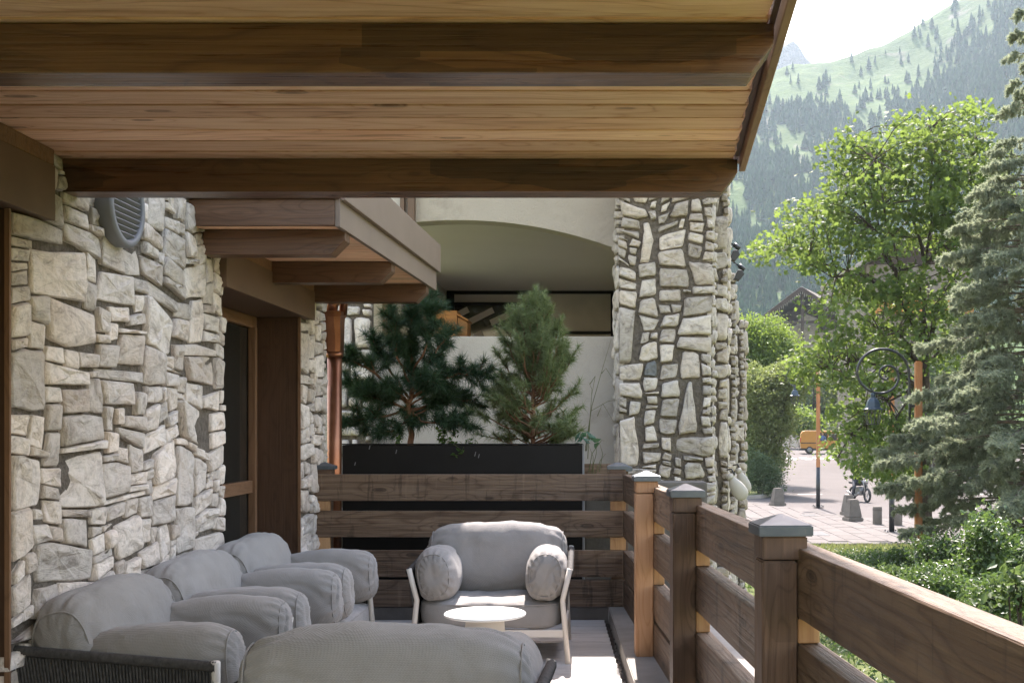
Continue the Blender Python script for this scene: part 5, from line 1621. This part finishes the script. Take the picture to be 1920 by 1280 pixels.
def forest_density(px, py):
    below = py - sky_y(px)
    nn = noise.noise((px * .011, py * .012, 4)) + .5 * noise.noise((px * .03, py * .03, 8))
    if px > 1690: band = 45 + max(0, 1790 - px) * .75
    else: band = 78 - max(0, 1560 - px) * .2
    dn = .95 if below > band + 45 else (.75 * max(0, (below - band)) / 45 if below > band else .035 * (below > 6))
    patch = nn + (.45 if 1585 < px < 1660 and 190 < py < 350 else 0) + (.42 if 1440 < px < 1530 and 170 < py < 300 else 0)
    if patch > .36 and py < 430: dn *= .15
    return dn
VV, FF, base = [], [], 0
lone = []
cnt = 0
while cnt < 11500:
    px, py = gf.uniform(1300, 2010), gf.uniform(-60, 650)
    if py < sky_y(px) + 4: continue
    if gf.random() > forest_density(px, py): continue
    u = (px - PX) / F
    a = (PY - py) / F
    t = (a - A0) / (ang_top(u) - A0)
    y = H0 + t * (H1 - H0)
    if y < 165 or y > H1 - 2: continue
    x = u * y
    h = gf.uniform(5.5, 11) * (.75 + .35 * (y > 420)) * gf.uniform(.65, 1.1)
    below = py - sky_y(px)
    if below < 85 and px < 1700 and len(lone) < 12:
        lone.append((x, y, h * .55)); cnt += 1; continue
    tv, tf = temps[cnt % 8]
    an = gf.uniform(0, 6.28); c_, s_ = math.cos(an), math.sin(an)
    q = tv * np.array([h * (wq := gf.uniform(.7, 1.6)), h * wq * gf.uniform(.8, 1.2), h])
    q = np.stack([q[:, 0] * c_ - q[:, 1] * s_ + x, q[:, 0] * s_ + q[:, 1] * c_ + y, q[:, 2] + hill_z(x, y) - .3], 1)
    VV.append(q); FF.append(tf + base); base += len(q); cnt += 1
tag(obj('far_forest', raw_mesh('far_forest', np.concatenate(VV), np.concatenate(FF)), M_['far_conifer']), kind='stuff')
lt_me = [raw_mesh('conifer_tree', tv, tf) for tv, tf in temps[:4]]
lone.sort(key=lambda q: q[0] / q[1])
ORD = ['first', 'second', 'third', 'fourth', 'fifth', 'sixth', 'seventh', 'eighth', 'ninth', 'tenth', 'eleventh', 'last']
for i, (x, y, h) in enumerate(lone):
    M = Matrix.Translation((x, y, hill_z(x, y) - .2)) @ Matrix.Rotation(i * 1.3, 4, 'Z') @ Matrix.Diagonal((h * 1.1, h * 1.1, h, 1))
    o = obj('conifer_tree', lt_me[i % 4], M_['far_conifer'], None, M)
    tag(o, '%s lone conifer from the roof edge along the open alpine meadow near the skyline' % ORD[min(i, 11)], 'conifer', 'scattered conifers on the alpine meadow')

# ------------------------------------------------------------------ broadleaf trees and bushes
def ellipsoid_points(g, n, c, r, shell=.55):
    d = g.normal(size=(n, 3)); d /= np.linalg.norm(d, axis=1, keepdims=True)
    k = (shell + (1 - shell) * g.random((n, 1))) if shell else g.random((n, 1)) ** (1 / 3)
    return np.array(c) + d * k * np.array(r)
def crown(name, root, blobs, leaf, shape, mat, g, nclump, per, spread, flat=.7):
    """blobs: (x, y, z, rx, ry, rz, weight); leaves gathered in loose clumps so light and dark alternate"""
    tw = sum(b[6] for b in blobs); P = []
    for b in blobs:
        m = max(1, int(nclump * b[6] / tw))
        C = ellipsoid_points(g, m, b[:3], b[3:6], .35)
        sz = spread * g.uniform(.6, 1.5, (m, 1, 1))
        off = g.normal(size=(m, per, 3)) * sz * np.array([1, 1, .62])
        P.append((C[:, None] + off).reshape(-1, 3))
    return leaf_cloud(name, np.concatenate(P), leaf, shape, mat, root, g, flat)
def limbs(root, paths, mat):
    o = wm(root).translation; bm = bmesh.new()
    for pts, r0, r1 in paths:
        m = len(pts)
        tube_bm(bm, [Vector(p) - o for p in pts], [max(.004, r0 + (r1 - r0) * i / (m - 1)) for i in range(m)], 7, False)
    return obj('trunk', bm_mesh('trunk', bm, True), mat, root, Matrix.Translation(o))
def pxblob(px, py, d, rx, ry, rd, w):
    p = at(px, py, d); return (p.x, p.y, p.z, rx * d / F, rd, ry * d / F, w)

M_['maple'] = leaf_mat('maple leaves', (.028, .062, .016), (.090, .134, .034), (.27, .37, .07), .44, .55, .3)
M_['maple_bark'] = plain('dark maple bark', (.035, .027, .022), (.075, .058, .047), 8, .9, .6, 30, .02, .2)
gm = np.random.default_rng(12)
DM = 28.0
mb = at(1738, 0, DM); mb.z = gz(mb.x, DM)
MT = thing('maple_tree', mb, 'big leafy maple with bright yellow green leaves behind the nearest street lamp', 'maple tree')
fork = at(1732, 690, DM)
def jig(a, b_, n, amp, g):
    out = []
    for i in range(n + 1):
        p = Vector(a).lerp(Vector(b_), i / n)
        if 0 < i < n: p += Vector(g.normal(size=3) * amp)
        out.append(p)
    return out
paths = [(jig(mb, fork, 5, .04, gm), .17, .13)]
tips = [(1690, 560, 0, .10), (1640, 430, -.6, .06), (1600, 360, .5, .045), (1735, 500, .3, .10), (1700, 330, .6, .05), (1745, 240, -.3, .04), (1790, 460, .9, .08), (1830, 260, .4, .045),
        (1560, 520, -.4, .05), (1480, 470, .3, .035), (1650, 620, -.8, .06), (1560, 690, -.6, .04), (1620, 780, -1.0, .04), (1570, 860, -1.1, .03), (1680, 850, -1.2, .04), (1660, 740, .9, .05), (1800, 620, 1.0, .05), (1600, 260, 1, .03), (1640, 300, -1, .03)]
mains = []
for k, (px, py, dd, r) in enumerate(tips):
    b_ = at(px, py, DM + dd)
    start = fork if k in (0, 3, 6, 10, 15, 16) else (at(1690, 560, DM) if px < 1680 and py < 600 else (at(1735, 500, DM + .3) if py < 500 else at(1715, 720, DM)))
    q = jig(start, b_, 6, .10, gm)
    for i in range(1, 6): q[i].z += .22 * math.sin(math.pi * i / 6) * (1 if px < 1700 else .4)
    paths.append((q, r, .018)); mains.append(q)
CL = []
outline = [(1850, 300, 40, 50), (1860, 380, 36, 50), (1420, 470, 14, 10), (1815, 470, 44, 50), (1585, 290, 30, 40), (1640, 262, 34, 36), (1700, 260, 40, 46), (1760, 250, 42, 46), (1825, 215, 26, 34), (1800, 290, 46, 52), (1735, 330, 60, 50), (1655, 340, 55, 48), (1585, 372, 48, 40), (1530, 402, 42, 36),
           (1480, 415, 22, 22), (1445, 462, 30, 20), (1500, 470, 46, 40), (1570, 460, 56, 46), (1650, 430, 56, 50), (1735, 420, 60, 52), (1800, 400, 46, 60), (1560, 575, 26, 26), (1610, 550, 52, 44), (1680, 540, 52, 40), (1760, 540, 50, 50),
           (1515, 665, 26, 26), (1530, 690, 40, 34), (1580, 640, 40, 36), (1640, 640, 50, 36), (1610, 720, 50, 34), (1680, 700, 44, 36), (1600, 790, 44, 34), (1650, 800, 50, 42), (1575, 850, 30, 24), (1625, 860, 42, 32), (1670, 870, 44, 36), (1720, 800, 36, 50), (1700, 880, 30, 30), (1690, 620, 40, 40), (1780, 640, 40, 60)]
for (px, py, rx, ry) in outline:
    m = int(rx * ry / 105)
    for _ in range(m):
        a = gm.uniform(0, 6.28); r = math.sqrt(gm.random())
        CL.append(at(px + rx * r * math.cos(a), py + ry * r * math.sin(a), DM + gm.normal() * .9))
for c_ in CL:                                   # a twig from the nearest limb to every leaf spray
    best = min((p for q in mains for p in q[1:]), key=lambda p: (p - c_).length)
    if (best - c_).length < 2.6 and gm.random() < .75:
        mid = best.lerp(c_, .55) + Vector((0, 0, .10 + gm.normal() * .06))
        paths.append(([best, mid, c_], .016, .006))
limbs(MT, paths, M_['maple_bark'])
P = []
for c_ in CL:
    k = int(gm.integers(22, 38))
    off = gm.normal(size=(k, 3)) * np.array([.26, .26, .13])
    P.append(np.array(c_) + off)
leaf_cloud('crown', np.concatenate(P), .15, MAPLE, M_['maple'], MT, gm, .75, .3)

M_['spruce'] = leaf_mat('blue green spruce needles', (.13, .16, .11), (.32, .345, .25), (.36, .41, .25), .45, .6, .25)
M_['spruce_bark'] = plain('grey spruce bark', (.10, .08, .065), (.19, .155, .125), 10, .9, .7, 40, .02, .2)
def spruce():
    g = np.random.default_rng(5)
    d = 22.0
    B = at(1938, 0, d); B.z = gz(B.x, d)
    t = thing('spruce_tree', B, 'tall blue green spruce with drooping branches at the right edge of the photo', 'spruce tree')
    o = wm(t).translation
    prof = [(-.9, 1.3), (-.3, 2.2), (.3, 2.7), (1.2, 2.7), (2.2, 2.2), (3.2, 1.85), (4.2, 1.7), (5.2, 1.55), (6.2, 1.2), (7.2, .75), (8.2, .58), (9.2, .42), (10.5, .28), (11.5, .15)]
    paths = [([B, B + Vector((.03, 0, 4)), B + Vector((.02, 0, 8)), B + Vector((0, 0, 14.2))], .17, .02)]
    S0, S1 = [], []
    z = -1.15
    while z < 11.4:
        rad = np.interp(z, [p[0] for p in prof], [p[1] for p in prof])
        nb = 8 if z < 6.6 else 4
        a0 = g.uniform(0, 6.28)
        for k in range(nb):
            a = a0 + 2 * math.pi * k / nb + g.uniform(-.3, .3)
            L = float(rad * g.uniform(.6, 1.12) * (1.05 if math.cos(a) < 0 else .95))
            dirv = Vector((math.cos(a), math.sin(a), 0)); sidev = Vector((-math.sin(a), math.cos(a), 0))
            zz = z + g.uniform(-.15, .15)
            pts = [Vector((B.x, d, zz)) + dirv * (L * f_) + Vector((0, 0, .10 * math.sin(f_ * 3) - .30 * f_ ** 1.5 * L * .5 + .12 * max(0, f_ - .7) * L)) for f_ in (0, .2, .4, .6, .8, 1)]
            paths.append((pts, .012 + .014 * L / 2, .005))
            m = int(8 + L * 19)
            for i in range(m):
                f_ = .22 + .78 * math.sqrt((i + g.random()) / m)
                j = min(4, int(f_ * 5)); p = pts[j].lerp(pts[j + 1], f_ * 5 - j)
                s = 1 if i % 2 else -1
                tl = (.16 + .34 * L / 2.4 * (1.1 - f_)) * g.uniform(.7, 1.2)
                dr = (dirv * g.uniform(.3, .9) + sidev * s * g.uniform(.3, 1.0) + Vector((0, 0, g.uniform(-.8, .25)))).normalized()
                S0.append(p); S1.append(p + dr * tl)
                if g.random() < .55:
                    q = p + dr * tl * .5; S0.append(q); S1.append(q + (dr + Vector((0, 0, -.6)) + sidev * g.uniform(-.6, .6)).normalized() * tl * .6)
            S0.append(pts[-2]); S1.append(pts[-1] + dirv * .08)
        z += g.uniform(.2, .32) * (1 if z < 6.6 else 1.9)
    limbs(t, paths, M_['spruce_bark'])
    needles('crown', [(a, b_) for a, b_ in zip(S0, S1)], 64, .08, .018, M_['spruce'], t, g, .8, .35)
    print('spruce shoots', len(S0))
spruce()

M_['bush_bright'] = leaf_mat('bright roadside leaves', (.075, .125, .024), (.13, .19, .04), (.26, .36, .05), .42)
M_['bush_dull'] = leaf_mat('grey green roadside leaves', (.085, .115, .04), (.17, .19, .075), (.26, .32, .08), .42)
M_['bush_dark'] = leaf_mat('dark low shrub leaves', (.045, .075, .034), (.085, .12, .055), (.12, .19, .06), .34)
gb = np.random.default_rng(31)
def bush(name, px, py, d, label, cat, blobs, leaf, mat, ncl, per, spread, stems=7, shape=OVAL, flat=.7, zb=None, bark='maple_bark'):
    b0 = at(px, py, d); b0.z = gz(b0.x, d) if zb is None else zb
    t = thing(name, b0, label, cat)
    B = [pxblob(*b) for b in blobs]
    paths = []
    for k in range(stems):
        b = B[k % len(B)]
        e = Vector(ellipsoid_points(gb, 1, b[:3], b[3:6], .3)[0])
        s0 = b0 + Vector((gb.normal() * .12, gb.normal() * .12, 0))
        paths.append((jig(s0, e, 4, .02 * (e - s0).length, gb), .012 * max(1, (e - b0).length * .5), .006))
    limbs(t, paths, M_[bark])
    crown('crown', t, B, leaf, shape, M_[mat], gb, ncl, per, spread, flat)
    return t
bush('roadside_tree', 1440, 0, 62, 'bright green tree rising behind the roadside bush, left of the chalet', 'tree', [(1435, 650, 62, 52, 60, 2.0, 1.6), (1405, 640, 62, 30, 55, 1.6, .9), (1470, 670, 62, 28, 40, 1.4, .7), (1430, 740, 62, 48, 70, 2, .8)], .19, 'bush_bright', 800, 26, .30, 5)
bush('roadside_bush', 1425, 0, 54, 'tall dull green bush standing on the kerbed island at the left of the road', 'bush', [(1425, 740, 54, 50, 62, 1.6, 1.4), (1470, 720, 54, 44, 44, 1.4, 1.0), (1420, 810, 54, 38, 60, 1.4, .9), (1500, 700, 54, 32, 30, 1.0, .5), (1432, 860, 54, 44, 40, 1.2, .9), (1462, 790, 54, 34, 40, 1.2, .7)], .16, 'bush_dull', 1300, 24, .22, 9)
bush('low_shrub', 1430, 0, 52, 'dark low shrub at the foot of the tall roadside bush, beside the left cone bollard', 'shrub', [(1432, 892, 52, 38, 42, .9, 1), (1412, 880, 52, 26, 44, .8, .7), (1455, 905, 52, 20, 26, .6, .3)], .085, 'bush_dark', 520, 22, .12, 6)
for i, (px, py, d, rx, ry, m, lb) in enumerate(((1462, 745, 125, 36, 46, 'bush_dull', 'rounded tree left of the thin sign post beyond the far bend'), (1500, 790, 112, 15, 17, 'bush_bright', 'small round bush on the low wall behind the yellow van'),
                                               (1535, 745, 120, 44, 62, 'bush_dark', 'dark tree behind the yellow van and below the chalet'), (1600, 730, 118, 46, 66, 'bush_dull', 'tree behind the maple to the right of the chalet'),
                                               (1760, 700, 62, 60, 110, 'bush_dark', 'dark tree in the gap between the maple and the spruce'), (1850, 760, 70, 90, 120, 'bush_dark', 'dark tree behind the spruce at the right edge'), (1690, 780, 90, 50, 70, 'bush_dark', 'dark tree behind the scrolled lamp bracket'))):
    bush('background_tree', px, 0, d, lb, 'tree', [(px, py, d, rx, ry, rx * d / F, 1), (px - rx * .3, py + ry * .5, d, rx * .8, ry * .6, rx * d / F * .8, .6)], .0032 * d, m, 260, 22, .006 * d, 5)

# ------------------------------------------------------------------ planting bed just below the terrace
M_['bed_a'] = leaf_mat('glossy shrub leaves', (.045, .085, .028), (.085, .13, .045), (.15, .24, .04), .35, .38, .5)
M_['bed_b'] = leaf_mat('bright shrub leaves', (.042, .078, .026), (.085, .125, .045), (.15, .22, .055), .38, .5, .3)
M_['bed_c'] = leaf_mat('deep green hedge leaves', (.022, .048, .015), (.05, .085, .025), (.10, .17, .03), .35, .45, .4)
bed = [(1600, 27.5, [(1590, 1052, 27.5, 40, 16, .6, 1), (1640, 1048, 27.5, 34, 16, .6, .8)], .07, 'bed_c', 330, 'low dark hedge shrub along the grass strip at the pavement edge'),
       (1590, 22, [(1600, 1075, 22, 44, 18, .5, 1), (1560, 1062, 22, 26, 14, .4, .5)], .065, 'bed_a', 260, 'low grey green shrub behind the top rail, left of the black lamp base'),
       (1672, 24, [(1660, 1062, 24, 40, 22, .8, 1), (1690, 1048, 24, 30, 20, .6, .6)], .07, 'bed_c', 300, 'dark green shrub just left of the nearest lamp base'),
       (1668, 19, [(1672, 1088, 19, 34, 24, .5, 1), (1640, 1095, 19, 26, 18, .4, .5)], .075, 'bed_b', 190, 'bright yellow green shrub left of the black lamp base, nearer the railing'),
       (1770, 20, [(1760, 1035, 20, 50, 36, .8, 1), (1790, 1060, 20, 44, 34, .7, .8)], .065, 'bed_c', 420, 'dark shrub right of the lamp base under the spruce branches'),
       (1775, 13, [(1750, 1095, 13, 52, 36, .5, 1), (1790, 1125, 13, 56, 40, .5, 1), (1720, 1105, 13, 30, 24, .4, .4)], .05, 'bed_a', 620, 'glossy leaved shrub with silvery highlights, right of the lamp base'),
       (1845, 15, [(1850, 1010, 15, 38, 54, .5, 1), (1830, 1060, 15, 34, 44, .4, .8)], .075, 'bed_a', 200, 'taller loose shrub with larger leaves in front of the spruce'),
       (1890, 11, [(1880, 1120, 11, 44, 40, .4, 1), (1840, 1160, 11, 50, 32, .4, 1)], .045, 'bed_a', 560, 'low mixed shrub in the bottom right corner behind the railing'),
       (1912, 8, [(1904, 1105, 8, 20, 34, .15, 1), (1935, 1100, 8, 20, 40, .2, 1)], .075, 'bed_b', 22, 'large leaved bright plant cut by the right edge of the photo'),
       (1905, 17, [(1880, 1060, 17, 40, 50, .6, 1), (1925, 1050, 17, 30, 60, .6, 1)], .075, 'bed_c', 330, 'dark shrub round the foot of the spruce trunk')]
for px, d, bl, lf, m, ncl, lb in bed:
    bush('garden_shrub', px, 0, d, lb, 'shrub', bl, lf, m, ncl, 16, lf * 1.25, 9, OVAL2, .75)
# ground cover over the bed and its mossy front edge
gc = np.random.default_rng(8)
N = 26000
X = gc.uniform(2.2, 15, N); Y = gc.uniform(7.5, 30.2, N)
Z = np.array([gz(a, b_) for a, b_ in zip(X, Y)]) + gc.uniform(.0, .34, N) * (np.clip((30.4 - Y) / 4, .12, 1))
dm = bpy.data.objects.new('tmp', None)
o = leaf_cloud('ground_cover', np.stack([X, Y, Z], 1), .095, OVAL, M_['bed_c'], None, gc, .8)
tag(o, 'low leafy ground cover filling the bed', None, None, 'stuff'); del o['label']
bpy.data.objects.remove(dm)
N = 16000
X = gc.uniform(3, 13, N); Y = gc.uniform(27.5, 30.75, N)
Z = np.array([gz(a, b_) for a, b_ in zip(X, Y)])
BL = ([(-.12, 0, 0), (.12, 0, 0), (.02, .25, 1.0)], [(0, 1, 2)])
v0 = np.array(BL[0]); an = gc.uniform(0, 6.28, N); hh = gc.uniform(.05, .13, N)
T = np.stack([np.stack([X + hh * (c0 * np.cos(an) - c1 * np.sin(an)), Y + hh * (c0 * np.sin(an) + c1 * np.cos(an)), Z + hh * c2], 1) for c0, c1, c2 in v0], 1).reshape(-1, 3)
M_['blade'] = leaf_mat('dry grass blades', (.11, .135, .045), (.19, .19, .08), (.28, .32, .1), .35)
tag(obj('grass', raw_mesh('grass', T, np.arange(3 * N).reshape(-1, 3)), M_['blade']), kind='stuff')

# ------------------------------------------------------------------ alpine haze: one closed box of thin air round everything
hz = box('haze', -760, 1400, -70, 1680, -6, 440, None)
hm = bpy.data.materials.new('thin valley haze'); hm.use_nodes = True
hn = hm.node_tree; hn.nodes.clear()
ho = hn.nodes.new('ShaderNodeOutputMaterial'); pv = hn.nodes.new('ShaderNodeVolumePrincipled')
pv.inputs['Color'].default_value = (.70, .86, 1.0, 1)
pv.inputs['Density'].default_value = .00017
pv.inputs['Anisotropy'].default_value = .25
hn.links.new(pv.outputs[0], ho.inputs['Volume'])
hz.data.materials.append(hm)
tag(hz, kind='stuff')
